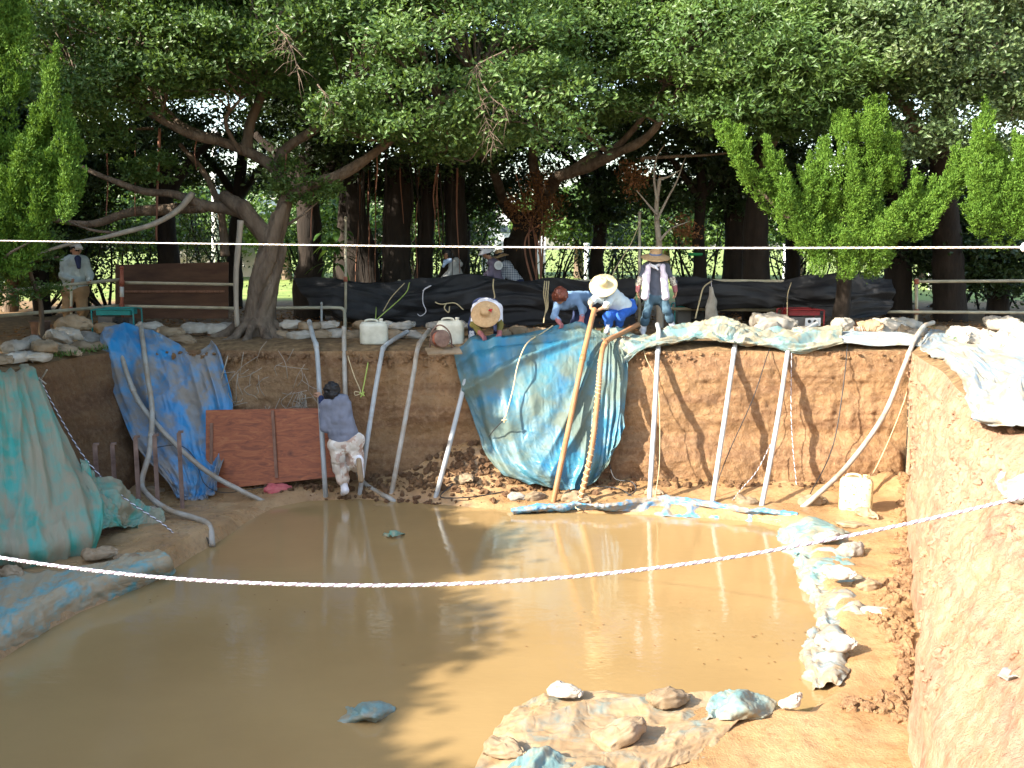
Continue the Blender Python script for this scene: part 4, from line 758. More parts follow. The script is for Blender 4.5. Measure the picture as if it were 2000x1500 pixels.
# ================================================================ ROPES AND CABLES
def sag(p, q, s, n=9): t = np.linspace(0, 1, n)[:, None]; P = A(p)*(1-t)+A(q)*t; P[:, 2] -= (4*t*(1-t))[:, 0]*s; return P
def twisted(pts, r, pitch, label, cols=('rope_w', 'rope_w', 'rope_m'), base=None):
    pts = A(pts); st_ = rope_strands(pts, r, pitch); t = thing('barrier_rope', label, 'rope', pts[len(pts)//2])
    for (v, f), m in zip(st_, cols): mk('strand', v, f, MAT[m], t)
    return t
near = [L(-120, 1060, 2.9), L(0, 1089, 2.8), L(250, 1122, 2.72), L(500, 1139, 2.68), L(800, 1143, 2.65), L(1100, 1128, 2.65), L(1400, 1093, 2.68), L(1700, 1038, 2.75), L(1960, 980, 2.8), L(2120, 940, 2.85)]
twisted(near, .0054, .032, 'near white twisted rope sagging across the pit')
far = [L(-250, 466, 7.6), L(55, 471, 7.3), L(400, 476, 6.6), L(900, 482, 5.6), L(1400, 484.5, 4.9), L(1998, 483, 4.4), L(2200, 482, 4.2)]
twisted(far, .0047, .034, 'taut upper white rope stretched across at eye level', ('rope_w', 'rope_w', 'rope_y'))
k_ = L(1998, 483, 4.4); tag(mk('rope_knot', *blob([(k_, k_+A([.004, 0, .012]), .012, .010), (k_+A([.004, 0, -.01]), k_+A([.012, 0, .0]), .011, .009)], .006, .004), MAT['whitepaint'], base=k_), 'white plastic knot on the upper rope at the right edge', 'knot')
for i, (p, q, lb) in enumerate([((-3.35, 2.9), 1.4, 'rope stake beyond the left edge of the picture'), ((3.0, 2.85), 1.4, 'rope stake beyond the right edge of the picture')]): tag(mk('rope_stake', *tube([(p[0], p[1]-.6, -.3), (p[0], p[1]-.0, q)], .02, 8), MAT['rail'], base=(p[0], p[1]-.6, 0)), lb, 'stake')
def cord(pts, r, m, label, name='cord', sm=60, cat='cord'):
    P = A([A(q) for q in pts]); return tag(mk(name, *tube(P, r, 6, sm), MAT[m], base=P[P[:, 2].argmin()]), label, cat)
def striped(pts, r, label):
    P = A([A(q) for q in pts]); t = thing('striped_rope', label, 'rope', P[P[:, 2].argmin()])
    for (v, f), m in zip(rope_strands(P, r, .09, 2, 7, 5), ('rope_w', 'rope_b')): mk('strand', v, f, MAT[m], t)
striped([L(62, 705, 13.2), L(80, 745, 13.0), L(120, 820, 12.7), L(170, 900, 12.3), L(240, 970, 11.9), L(320, 1025, 11.6), L(365, 1068, 11.3), L(370, 1084, 11.2)], .011, 'black and white striped rope slanting down past the stakes at left')
cord([L(735, 600, 17.9), L(733, 625, 16.6), L(722, 690, 15.0), L(712, 745, 14.6), L(707, 768, 14.5)], .009, 'rope_g', 'lime green cord hanging over the first jerrycan down the wall', 'cord'); k_ = L(707, 770, 14.48)
tag(mk('cord_knot', *blob([(k_+A([-.03, 0, .02]), k_+A([.03, 0, -.02]), .012, .012), (k_+A([.03, 0, .03]), k_+A([-.02, 0, -.04]), .012, .01)], .01, .006), MAT['rope_g'], base=k_), 'lime green knot at the end of the hanging cord', 'knot')
cord([L(679, 695, 14.75), L(692, 735, 14.6), L(704, 765, 14.52), L(694, 772, 14.5), L(693, 765, 14.5), L(702, 766, 14.5)], .007, 'rope_y', 'thin straw cord ending in a loop left of the lime knot', 'cord')
cord([L(800, 552, 18.1), L(790, 575, 17.8), L(735, 625, 16.8)], .01, 'rope_g', 'pale green cord leading from the netting to the first jerrycan')
cord([L(790, 553, 18.1), L(765, 580, 17.9), L(748, 608, 17.9)], .008, 'rope_y', 'short straw cord slanting down the left netting')
cord([L(825, 568, 18), L(842, 558, 18), L(828, 566, 17.95), L(826, 590, 17.95), L(832, 608, 17.95), L(822, 617, 17.95), L(815, 613, 17.95)], .008, 'rope_w', 'hooked white cord on the left black netting')
cord([L(845, 586, 18), L(860, 594, 17.95), L(888, 592, 17.95), L(905, 605, 17.95)], .012, 'rope_y', 'frayed straw rope tied above the second jerrycan')
cord([L(872, 592, 17.95), L(868, 602, 17.9), L(876, 610, 17.9), L(878, 598, 17.9)], .012, 'rope_y', 'straw rope tangle dangling above the second jerrycan')
cord([L(1080, 636, 15.5), L(1060, 650, 15.2), L(1030, 670, 14.75), L(1012, 710, 14.35), L(1002, 760, 14.2), L(990, 805, 14.05), L(985, 820, 14.0)], .011, 'rope_y', 'straw rope lying over the big blue tarpaulin', sm=80); k_ = L(985, 821, 13.98)
tag(mk('cord_knot', *blob([(k_+A([-.03, 0, 0]), k_+A([.03, 0, .01]), .012, .012), (k_+A([0, 0, .03]), k_+A([0, 0, -.03]), .012, .01)], .01, .006), MAT['rope_y'], base=k_), 'straw knot at the lower end of the rope on the tarpaulin', 'knot')
cord([L(982, 822, 14.0), L(968, 836, 14.05), L(955, 852, 14.1)], .008, 'cable', 'black cord end knotted to the straw rope')
for i, dx in enumerate((-4, 0, 4)): cord([L(1068+dx, 549, 18.0), L(1066+dx, 575, 17.9), L(1068+dx*.5, 600, 17.9), L(1064, 615, 17.8), L(1062, 630, 17.3)], .012, 'rope_y', f'straw rope strand tied round the netting, {ORD[i]} of three', sm=30)
cord([L(964, 545, 18.0), L(963, 560, 17.95), L(966, 580, 17.95), L(961, 585, 17.95)], .014, 'rope_y', 'thick straw tie on the netting above the crouching worker')
cord([L(1252, 430, 18.0), L(1230, 480, 17.6), L(1205, 520, 17.2), L(1194, 545, 17.0)], .009, 'rope_y', 'straw rope slanting from the tall pole to the bending worker')
cord([L(1240, 580, 16.9), L(1225, 610, 16.6), L(1210, 635, 16.3)], .012, 'rope_y', 'straw rope held by the standing worker')
cord([L(1390, 549, 18.0), L(1374, 562, 17.6), L(1366, 590, 17.5), L(1358, 622, 17.3)], .014, 'rope_y', 'yellow hose curling down left of the hanging white bag')
cord([L(1545, 552, 18), L(1538, 580, 17.6), L(1538, 640, 16.5)], .009, 'rope_y', 'straw tie hanging down the right netting')
cord([L(1538, 560, 18), L(1530, 600, 17.2), L(1515, 650, 15.4), L(1500, 690, 14.7), L(1470, 780, 14.3), L(1425, 880, 13.9), L(1395, 960, 13.6), L(1380, 1010, 13.2)], .007, 'cable', 'thin black cable slanting down the sunny wall to the third pipe', sm=80)
cord([L(1253, 668, 14.9), L(1262, 700, 14.72), L(1285, 760, 14.6), L(1288, 900, 13.9), L(1276, 990, 13.4)], .005, 'rope_y', 'thin straw string along the pipe below the standing worker')
striped([L(1546, 690, 14.72), L(1545, 800, 14.5), L(1549, 880, 14.3), L(1555, 955, 14.1), L(1540, 974, 13.7), L(1490, 974, 13.6)], .007, 'striped rope hanging straight right of the crooked pipe')
striped([L(1505, 868, 14.2), L(1478, 920, 13.9), L(1448, 955, 13.7), L(1430, 978, 13.4)], .007, 'striped rope slanting left from the crooked pipe')
cord([L(1655, 672, 14.85), L(1650, 730, 14.6), L(1636, 830, 14.3), L(1620, 890, 14.1), L(1590, 950, 13.7), L(1565, 985, 13.4), L(1500, 992, 13.1)], .008, 'cable', 'black cable hanging on the sunny wall left of the curved pipe', sm=80)
cord([L(1784, 700, 14.7), L(1770, 770, 14.4), L(1740, 850, 14.1), L(1710, 915, 13.8), L(1690, 945, 13.5)], .006, 'rope_y', 'thin straw string slanting down to the yellow jerrycan')
cord([L(1190, 906, 14.1), L(1202, 935, 13.95), L(1235, 942, 13.8), L(1240, 960, 13.7), L(1210, 975, 13.6), L(1180, 985, 13.5)], .009, 'cable', 'black cable looping out from under the big tarpaulin')
cord([L(1165, 950, 13.95), L(1210, 955, 13.8), L(1250, 980, 13.5), L(1290, 990, 13.2), L(1285, 1004, 13.1)], .009, 'cable', 'black cable trailing over the mud to the waterline edging')
cord([L(870, 950, 13.9), L(885, 945, 13.8), L(860, 970, 13.6), L(905, 972, 13.5), L(940, 968, 13.6), L(985, 960, 13.7)], .009, 'cable', 'tangled black cable at the foot of the leaning pipe')
cord([L(296, 875, 13.6), L(350, 870, 13.8), L(380, 895, 13.7), L(400, 945, 13.5), L(440, 962, 13.4), L(520, 950, 13.7)], .006, 'cable', 'thin black cord along the foot of the orange plywood')
cord([L(318, 1022, 12.0), L(370, 1030, 11.8), L(398, 1040, 11.7), L(408, 1062, 11.5)], .006, 'cable', 'thin black cord beside the flexible hose end')
cord([L(75, 655, 14.5), L(82, 670, 13.9), L(92, 690, 13.2)], .012, 'cable', 'black strap lying on the left sandbag heap')
cord([L(893, 680, 14.9), L(865, 658, 15.2), L(890, 652, 15.5), L(905, 668, 15.4)], .008, 'cable', 'black wire looped round the second jerrycan')
P_ = [L(*q) for q in [(1174, 700, 14.35), (1171, 735, 14.2), (1168, 770, 14.05), (1162, 827, 13.8), (1155, 880, 13.55), (1141, 945, 13.27), (1128, 998, 13.04)]]; Q = catmull(P_, 420); a = np.linspace(0, 190, 420)
tag(mk('pipe_binding', *tube(Q+np.stack([np.cos(a)*.043, np.sin(a)*.043, 0*a], -1), .006, 5), MAT['rope_y'], base=Q[-1]), 'straw rope wound round the second orange pipe', 'rope')
# ================================================================ PEOPLE
def lerp(a, b, t): return A(a)*(1-t)+A(b)*t
def handprims(wr, d, pn, s=1., curl=.5, side=1):
    d = nrm(d); pn = nrm(A(pn)-d*np.dot(pn, d)); x = np.cross(d, pn)*side; P = []
    wr = A(wr)
    for q in (-.022, 0, .022): P.append((wr+d*.015*s+x*q*.7*s, wr+d*.08*s+x*q*s, .015*s, .014*s, .01))
    for q, l in ((-.033, .062), (-.011, .076), (.011, .08), (.033, .07)):
        a = wr+d*.085*s+x*q*s; b = a+(d*math.cos(curl)+pn*math.sin(curl))*l*.5*s; c = b+(d*math.cos(curl*2.2)+pn*math.sin(curl*2.2))*l*.5*s
        P += [(a, b, .0095*s, .0085*s, .003), (b, c, .0085*s, .007*s, .003)]
    a = wr+d*.03*s+x*.03*s; b = a+(d*.6+x*.8+pn*.2)*.04*s; c = b+(d*.9+x*.2+pn*.4)*.032*s
    return P+[(a, b, .012*s, .01*s, .006), (b, c, .01*s, .008*s, .003)]
def folds(a=.008, f=9): return lambda q: a*rid(q*A([f, f, f*.7]), 2)
def human(label, J, face, up, s=1., top='white', bottom='jeans', boots='boot', hair='hair', sleeve=.95, sleeve_mat=None, hands=None, handmat='skin', leg_end=.95, group=None, loose=.02, baggy=0, hairvol=0, torso=1., hip=1.):
    J = {k: A(v) for k, v in J.items()}; face = nrm(face); up = nrm(A(up)-face*np.dot(up, face)); sd = np.cross(face, up)
    base = lerp(J['anL'], J['anR'], .5).copy(); base[2] = min(J['anL'][2], J['anR'][2])-.06
    t = thing('person', label, 'person', base, group); h = J['head']; ms = lerp(J['shL'], J['shR'], .5); mh = lerp(J['hpL'], J['hpR'], .5)
    def tor(e): return [(lerp(J['sh'+k], ms, .38), lerp(J['hp'+k], mh, .25), (.088*torso+e)*s, (.098*hip+e)*s) for k in 'LR']+[(ms, mh, (.10*torso+e)*s, (.11*hip+e)*s), (J['shL'], J['shR'], (.052+e*.7)*s, (.052+e*.7)*s)]
    def arm(k, e, to=1.):
        el, wr = J['el'+k], J['wr'+k]; return [(J['sh'+k], el, (.05+e)*s, (.04+e)*s), (el, lerp(el, wr, to), (.04+e)*s, (.04-.012*to+e)*s)]
    def leg(k, e, to=1.):
        kn, an = J['kn'+k], J['an'+k]; return [(J['hp'+k], kn, (.082+e)*s, (.056+e)*s), (kn, lerp(kn, an, to), (.056+e)*s, (.056-.02*to+e)*s)]
    hd = [(h+up*.018*s, h-up*.05*s+face*.012*s, .09*s, .07*s), (h-up*.085*s+face*.035*s, h-up*.08*s+face*.05*s, .04*s, .032*s), (h-up*.005*s+face*.086*s, h-up*.03*s+face*.098*s, .009*s, .014*s, .008), (ms+up*.01, h-up*.05*s, .058*s, .05*s)]
    for q in (-1, 1): hd.append((h-up*.005*s+sd*q*.086*s, h-up*.035*s+sd*q*.084*s, .016*s, .012*s, .01)); hd.append((h+up*.022*s+face*.076*s+sd*q*.02*s, h+up*.02*s+face*.07*s+sd*q*.05*s, .012*s, .01*s, .01))
    prim = tor(-.012)+hd
    for k in 'LR': prim += arm(k, -.004)+leg(k, -.008)
    v, f = blob(prim, .03*s, .014); V, F = [v], [f]; n = len(v)
    for k in 'LR':
        if hands and k in hands: d, pn, cu = hands[k]
        else: d, pn, cu = J['wr'+k]-J['el'+k], (0, -1, 0), .5
        v, f = blob(handprims(J['wr'+k]-nrm(d)*.01, d, pn, s, cu, 1 if k == 'L' else -1), .008, .0055, pad=.02); V.append(v); F.append(f+n); n += len(v)
    me = mk('body', np.concatenate(V), np.concatenate(F), MAT['skin'], t)
    if handmat != 'skin':
        for k in 'LR':
            d = hands[k][0] if hands and k in hands else J['wr'+k]-J['el'+k]; pn = hands[k][1] if hands and k in hands else (0, -1, 0); cu = hands[k][2] if hands and k in hands else .5
            P = [(a, b, ra+.004, rb+.004, kk) for a, b, ra, rb, kk in handprims(J['wr'+k]-nrm(d)*.01, d, pn, s, cu, 1 if k == 'L' else -1)]+[(lerp(J['el'+k], J['wr'+k], .72), J['wr'+k], .046*s, .038*s, .02)]
            mk('glove', *blob(P, .01, .007, pad=.02), MAT[handmat], t)
    for q in (-1, 1):
        mk('eye', *lathe([(.001, -.008), (.008, -.006), (.0115, 0), (.008, .006), (.001, .008)], 10, h+face*.074*s+sd*q*.033*s+up*.004*s, face), MAT['eye'], t)
    mk('mouth', *tube([h-up*.066*s+face*.078*s+sd*q*s for q in (-.024, 0, .024)], .006*s, 6, 8), MAT['glove'], t)
    sh = tor(loose)+[(ms+up*.01, lerp(ms, h, .35), .06*s, .055*s)]
    if sleeve_mat: 
        for k in 'LR': sh += [(J['sh'+k], lerp(J['sh'+k], J['el'+k], .75), (.052+loose)*s, (.045+loose)*s)]; mk('sleeve', *blob([(lerp(J['sh'+k], J['el'+k], .6), J['el'+k], .062*s, .058*s), (J['el'+k], lerp(J['el'+k], J['wr'+k], sleeve), .058*s, .048*s)], .02, .014, folds()), MAT[sleeve_mat], t)
    else:
        for k in 'LR': sh += arm(k, loose*.7, sleeve)
    mk('shirt', *blob(sh, .05*s, .014, folds(.014, 8)), MAT[top], t)
    tr = [(J['hpL'], J['hpR'], (.11*hip+loose)*s, (.11*hip+loose)*s), (mh, lerp(mh, ms, .22), (.115*hip+loose*.6)*s, (.105*hip+loose*.6)*s)]
    for k in 'LR': tr += leg(k, loose+baggy, leg_end)
    mk('trousers', *blob(tr, .04*s, .014, folds(.014, 8)), MAT[bottom], t)
    for k in 'LR':
        an, to = J['an'+k], J['to'+k]
        mk('boot', *blob([(lerp(J['kn'+k], an, .45), an, .06*s, .05*s), (an, to, .05*s, .04*s), (an-nrm(to-an)*.04*s, an, .045*s, .048*s)], .03*s, .013), MAT[boots], t)
    if hair:
        e = .012+hairvol; P = [(h+up*.03*s-face*.018*s, h-up*.02*s-face*.03*s, (.092+e)*s, (.082+e)*s), (h+up*.06*s+face*.03*s, h+up*.06*s-face*.03*s, (.06+e)*s, (.06+e)*s)]
        if hairvol:
            for q in (-1, 1): P.append((h+up*.03*s+sd*q*.07*s, h-up*.09*s+sd*q*.075*s-face*.01, .055*s, .04*s))
        mk('hair', *blob(P, .03, .011, lambda q: .012*rid(q*22, 2)), MAT[hair], t)
    return t
def hat(t, c, axis, br, cr, ch, m, band=None, droop=.03, name='straw_hat'):
    prof = [(.001, ch), (cr*.55, ch*.985), (cr*.82, ch*.9), (cr*.95, ch*.6), (cr, .01), (cr*1.15, 0), (br*.7, -droop*.35), (br*.97, -droop), (br, -droop-.006), (br*.97, -droop-.012), (br*.7, -droop*.35-.01), (cr*1.1, -.012), (cr*.96, -.01), (cr*.9, ch*.55), (cr*.75, ch*.86), (.001, ch*.94)]
    v, f = lathe(prof, 40, c, axis); r = np.linalg.norm(np.cross(v-A(c), nrm(axis)), axis=1); v = v+nrm(axis)*(.02*vnoise(v*7)*np.clip((r-cr)/(br-cr), 0, 1))[:, None]
    o = mk(name, v, f, MAT[m], t)
    if band: mk('hat_band', *lathe([(cr*1.01, .0), (cr*1.035, .004), (cr*1.0, ch*.32), (cr*.985, ch*.32)], 40, c, axis), MAT[band], o)
    return o
def jj(Y, **k): return {n: U(q[0], q[1], Y=Y+(q[2] if len(q) > 2 else 0)) for n, q in k.items()}
# standing worker, white vest
J = jj(16.3, head=(1279, 505), shL=(1261, 522), shR=(1299, 521), elL=(1248, 550), elR=(1316, 551), wrL=(1246, 568, -.05), wrR=(1319, 568, -.05), hpL=(1272, 581), hpR=(1292, 580), knL=(1262, 612, -.1), knR=(1303, 607, -.1), anL=(1256, 645), anR=(1314, 638), toL=(1256, 652, -.2), toR=(1319, 645, -.2))
t = human('standing worker in a straw hat, white vest, rolled jeans and white boots', J, (0, -1, -.5), (0, -.4, 1), .92, 'charcoal', 'jeans', 'boot', 'hair', .2, None, {'L': ((0, 0, -1), (1, -.3, 0), .35), 'R': ((0, 0, -1), (-1, -.3, 0), .35)}, 'skin', .48, None, .022, 0, 0, 1.05, 1.1)
hat(t, U(1280, 498, Y=16.26), (0, -.28, 1), .245, .10, .12, 'straw', 'band', .03)
for k, x in (('L', -1), ('R', 1)):
    a, b = U(1280+x*14, 521, Y=16.13), U(1280+x*19, 580, Y=16.08); mk('vest_panel', *blob([(a, b, .052, .06), (lerp(a, b, .3)+A([x*.035, 0, 0]), b+A([x*.02, 0, 0]), .05, .055)], .03, .014, folds(.008, 10)), MAT['vest'], t)
    el, wr = J['el'+k], J['wr'+k]; mk('arm_cover', *blob([(lerp(J['sh'+k], el, .78), lerp(el, wr, .35), .06, .055)], .02, .012, folds(.006, 14)), MAT['flower'], t); mk('cuff', *blob([(lerp(el, wr, .45), wr, .046, .04)], .02, .012), MAT['glove'], t)
mk('neck_towel', *blob([(U(1270, 517, Y=16.15), U(1279, 521, Y=16.08), .03, .025), (U(1288, 517, Y=16.15), U(1279, 521, Y=16.08), .03, .025), (U(1279, 521, Y=16.08), U(1285, 527, Y=16.05), .025, .02)], .02, .01, folds(.005, 18)), MAT['white'], t)
for k in 'LR': mk('jeans_cuff', *blob([(lerp(J['kn'+k], J['an'+k], .40), lerp(J['kn'+k], J['an'+k], .52), .08, .076)], .01, .012), MAT['jeans'], t)
# bending worker with the orange pipe
J = jj(15.55, head=(1181, 562, -.1), shL=(1168, 578, 0), shR=(1200, 573, 0), elL=(1154, 590, -.12), elR=(1184, 598, -.22), wrL=(1154, 602, -.25), wrR=(1170, 605, -.27), hpL=(1207, 605, .3), hpR=(1228, 600, .35), knL=(1187, 618, -.02), knR=(1213, 618, .05), anL=(1188, 642, .12), anR=(1208, 640, .25), toL=(1184, 648, -.05), toR=(1204, 645, .08))
t = human('worker in a pale straw hat and pale blue shirt bending to hold an orange pipe', J, (-.25, -.75, -.9), (-.3, -.75, .5), .95, 'lightblue', 'royal', 'boot', 'hair', .3, 'flower', {'L': ((.5, -.3, -.6), (1, 0, 0), .9), 'R': ((-.8, -.2, -.4), (0, 0, -1), .9)}, 'skin', .9, None, .03, 0, 0, 1.15, 1.1)
hat(t, U(1178, 555, Y=15.36), (-.18, -.78, .60), .225, .085, .12, 'straw_pale', None, .03)
# brown haired woman
J = jj(15.75, head=(1094, 579, -.2), shL=(1090, 593, 0), shR=(1126, 580, .05), elL=(1083, 616, -.12), elR=(1139, 606, -.05), wrL=(1092, 629, -.3), wrR=(1136, 624, -.25), hpL=(1138, 590, .5), hpR=(1152, 582, .55), knL=(1122, 630, .3), knR=(1144, 630, .3), anL=(1130, 640, .6), anR=(1150, 640, .6), toL=(1130, 645, .7), toR=(1150, 645, .7))
t = human('auburn haired worker in a denim shirt kneeling over the tarpaulin edge', J, (.35, -.75, -.8), (.2, -.7, .7), .95, 'denim', 'navy', 'boot', 'hair_br', .75, None, {'L': ((.35, -.3, -.5), (0, 0, -1), .8), 'R': ((0, -.3, -.5), (0, 0, -1), .8)}, 'glove', .95, None, .03, 0, .03, 1.2, 1.1)
# crouching worker at the left
J = jj(15.35, head=(948, 606, -.2), shL=(929, 603, .02), shR=(972, 602, .02), elL=(925, 635, -.1), elR=(977, 634, -.1), wrL=(941, 654, -.3), wrR=(975, 654, -.3), hpL=(938, 598, .42), hpR=(962, 598, .42), knL=(922, 632, .05), knR=(972, 640, .1), anL=(921, 670, -.02), anR=(968, 672, .3), toL=(921, 676, -.2), toR=(966, 676, .12))
t = human('crouching worker in a straw hat, white towel and olive sleeves pulling the tarpaulin', J, (0, -.75, -.9), (0, -.9, .6), .95, 'white', 'navy', 'boot', 'hair', .75, 'olive', {'L': ((.5, -.4, -.6), (0, 0, -1), .5), 'R': ((0, -.4, -.7), (0, 0, -1), .5)}, 'glove', .8, None, .026, 0, 0, 1.1, 1.1)
o = hat(t, U(948, 611, Y=14.93), (-.05, -.78, .5), .228, .085, .11, 'straw', None, .035); c_ = U(958, 606, Y=14.82); mk('hat_bow', *blob([(c_+A([-.02, 0, 0]), c_+A([.02, 0, .01]), .013, .013), (c_, c_+A([.01, 0, -.025]), .01, .01)], .01, .006), MAT['redbow'], o)
# man in the pit
py = U(672, 968, z=-2.03)[1]
J = jj(py, head=(648, 764, -.02), shL=(636, 792, 0), shR=(674, 786, -.02), elL=(632, 836, -.06), elR=(684, 828, .2), wrL=(627, 776, .22), wrR=(660, 812, .32), hpL=(658, 868, 0), hpR=(692, 862, .0), knL=(666, 918, .02), knR=(694, 906, .08), anL=(674, 958, -.02), anR=(702, 900, -.34), toL=(670, 964, .14), toR=(706, 932, -.38))
J['toL'][2] = max(J['toL'][2], -2.03); 
t = human('man in grey sweater, pale camouflage shorts and white boots leaning on a pipe', J, (-.35, .9, .05), (0, .1, 1), 1.0, 'greyshirt', 'camo', 'boot', 'hair', .9, None, {'L': ((-.5, .3, .6), (-.6, .5, -.2), .7), 'R': ((-.9, .2, .1), (0, 1, 0), .8)}, 'skin', .42, None, .026, .03, .008, 1.1, 1.05)
mk('boot_sole', *blob([(J['anR']+A([.0, -.05, .02]), J['toR']+A([0, -.045, -.03]), .038, .042)], .02, .012), MAT['bag_tan'], t); mk('wristband', *blob([(lerp(J['wrL'], J['elL'], .02), lerp(J['wrL'], J['elL'], .22), .042, .045)], .01, .01), MAT['navy'], t)
p_ = U(655, 895, Y=py-.1); mk('cargo_pocket', *blob([(p_+A([-.01, .03, .06]), p_+A([-.01, .03, -.05]), .05, .052), (p_+A([.03, 0, .05]), p_+A([.03, 0, -.05]), .04, .045)], .03, .012, folds(.006, 14)), MAT['camo'], t)
# man at the left rail
J = jj(18.0, head=(148, 489), shL=(128, 512, .05), shR=(166, 510, -.02), elL=(122, 538, .0), elR=(176, 538, -.05), wrL=(140, 547, -.25), wrR=(174, 550, -.3), hpL=(135, 568), hpR=(158, 568), knL=(131, 604, -.04), knR=(162, 606, -.04), anL=(136, 636), anR=(156, 642), toL=(138, 641, -.2), toR=(160, 648, -.2))
t = human('man in a white cap, pale jacket and khaki trousers leaning on the left rail', J, (.6, -.75, -.15), (0, 0, 1), 1.0, 'jacket', 'khaki', 'black', 'hair', .95, None, None, 'skin', .72, None, .04, 0, 0, 1.05, 1.1)
o = hat(t, U(147, 480, Y=17.99), (-.05, .05, 1), .105, .098, .10, 'cap', None, .004, 'cap'); mk('cap_peak', *blob([(U(152, 483, Y=17.87), U(158, 484, Y=17.82), .05, .035)], .01, .012), MAT['cap'], o)
mk('undershirt', *blob([(U(152, 505, Y=17.88), U(154, 522, Y=17.845), .06, .035)], .02, .014), MAT['navy'], t)
g_ = U(151, 487, Y=17.86); mk('glasses', *tube([g_+A([-.075, .07, .0]), g_+A([-.03, -.02, 0]), g_+A([.04, -.03, 0]), g_+A([.085, .05, 0])], .006, 6, 14), MAT['whitepaint'], t)
# three people behind the netting
J = jj(19.8, head=(874, 497), shL=(886, 518, -.15), shR=(888, 519, .18), elL=(874, 540, -.2), elR=(870, 541, .15), wrL=(857, 549, -.2), wrR=(852, 550, .1), hpL=(897, 560, -.1), hpR=(897, 560, .1), knL=(893, 600, -.1), knR=(896, 600, .1), anL=(896, 636, -.1), anR=(899, 636, .1), toL=(884, 640, -.1), toR=(886, 640, .1))
t = human('worker in a light grey hooded top seen from the side behind the netting', J, (-1, .1, -.45), (-.3, 0, 1), .95, 'hoodie', 'navy', 'black', 'hair', .85, None, None, 'skin', .95, None, .03)
mk('hood', *blob([(U(892, 510, Y=19.85), U(898, 516, Y=19.8), .08, .07)], .02, .014, folds(.01, 12)), MAT['hoodie'], t); mk('neck_towel', *blob([(U(880, 508, Y=19.65), U(870, 512, Y=19.65), .045, .05), (U(870, 511, Y=19.65), U(866, 520, Y=19.62), .045, .03)], .02, .012, folds(.008, 14)), MAT['towel'], t)
J = jj(19.6, head=(948, 492), shL=(962, 515, -.16), shR=(966, 516, .16), elL=(956, 536, -.2), elR=(950, 536, .1), wrL=(944, 548, -.2), wrR=(938, 548, .1), hpL=(972, 556, -.1), hpR=(972, 556, .1), knL=(968, 598, -.1), knR=(970, 598, .1), anL=(972, 636, -.1), anR=(974, 636, .1), toL=(958, 640, -.1), toR=(960, 640, .1))
t = human('worker in a white bucket hat and grey purple shirt with a round white emblem', J, (-1, 0, -.5), (-.4, 0, 1), .95, 'purple', 'navy', 'black', 'hair', .05, None, None, 'skin', .95, None, .03)
hat(t, U(947, 488, Y=19.6), (-.35, -.1, 1), .17, .095, .09, 'white', None, .05, 'bucket_hat')
e_ = U(972, 518, Y=19.6)+A([.02, -.255, 0]); ex = nrm((.35, -1, .1))
em = mk('emblem', *lathe([(.001, 0), (.022, .0), (.022, .002), (.001, .002)], 24, e_, ex), MAT['whitepaint'], t); 
mk('emblem_ring', *lathe([(.072, 0), (.09, 0), (.09, .004), (.072, .004)], 32, e_, ex), MAT['whitepaint'], em); mk('emblem_inner_ring', *lathe([(.034, 0), (.05, 0), (.05, .004), (.034, .004)], 32, e_, ex), MAT['whitepaint'], em)
J = jj(19.9, head=(976, 503), shL=(985, 520, -.15), shR=(990, 521, .15), elL=(978, 545, -.15), elR=(976, 545, .15), wrL=(966, 560, -.15), wrR=(964, 560, .15), hpL=(1012, 556, -.1), hpR=(1013, 556, .1), knL=(1008, 600, -.1), knR=(1010, 600, .1), anL=(1010, 636, -.1), anR=(1012, 636, .1), toL=(998, 640, -.1), toR=(1000, 640, .1))
t = human('worker in a plaid shirt and straw hat bending forward behind the netting', J, (-.9, .1, -.8), (-.6, 0, .8), .95, 'plaid', 'navy', 'black', 'hair', .9, None, None, 'skin', .95, None, .035, 0, .01)
hat(t, U(975, 497, Y=19.9), (-.25, -.1, 1), .19, .09, .10, 'straw', 'navy', .03)
# ================================================================ TREES
def leafset(c, d, up, Ln, Wd, fold=.18):
    n = len(c); d = nrm(d); x = nrm(np.cross(d, up)); nn = np.cross(x, d)
    Ln = np.broadcast_to(Ln, (n,))[:, None]; Wd = np.broadcast_to(Wd, (n,))[:, None]
    v = np.stack([c, c+d*Ln*.5+x*Wd*.5+nn*Wd*fold, c+d*Ln, c+d*Ln*.5-x*Wd*.5+nn*Wd*fold], 1).reshape(-1, 3)
    return v, (np.arange(n)[:, None]*4+np.arange(4)[None])
def leafobj(name, c, d, up, Ln, Wd, m, parent, var=None):
    v, f = leafset(c, d, up, Ln, Wd); o = mk(name, v, f, m, parent, smooth=False)
    a = o.data.attributes.new('var', 'FLOAT', 'POINT'); x = rng.random(len(c)) if var is None else var
    a.data.foreach_set('value', np.repeat(x, 4).astype(np.float32)); return o
def rdir(n): return nrm(rng.normal(size=(n, 3)))
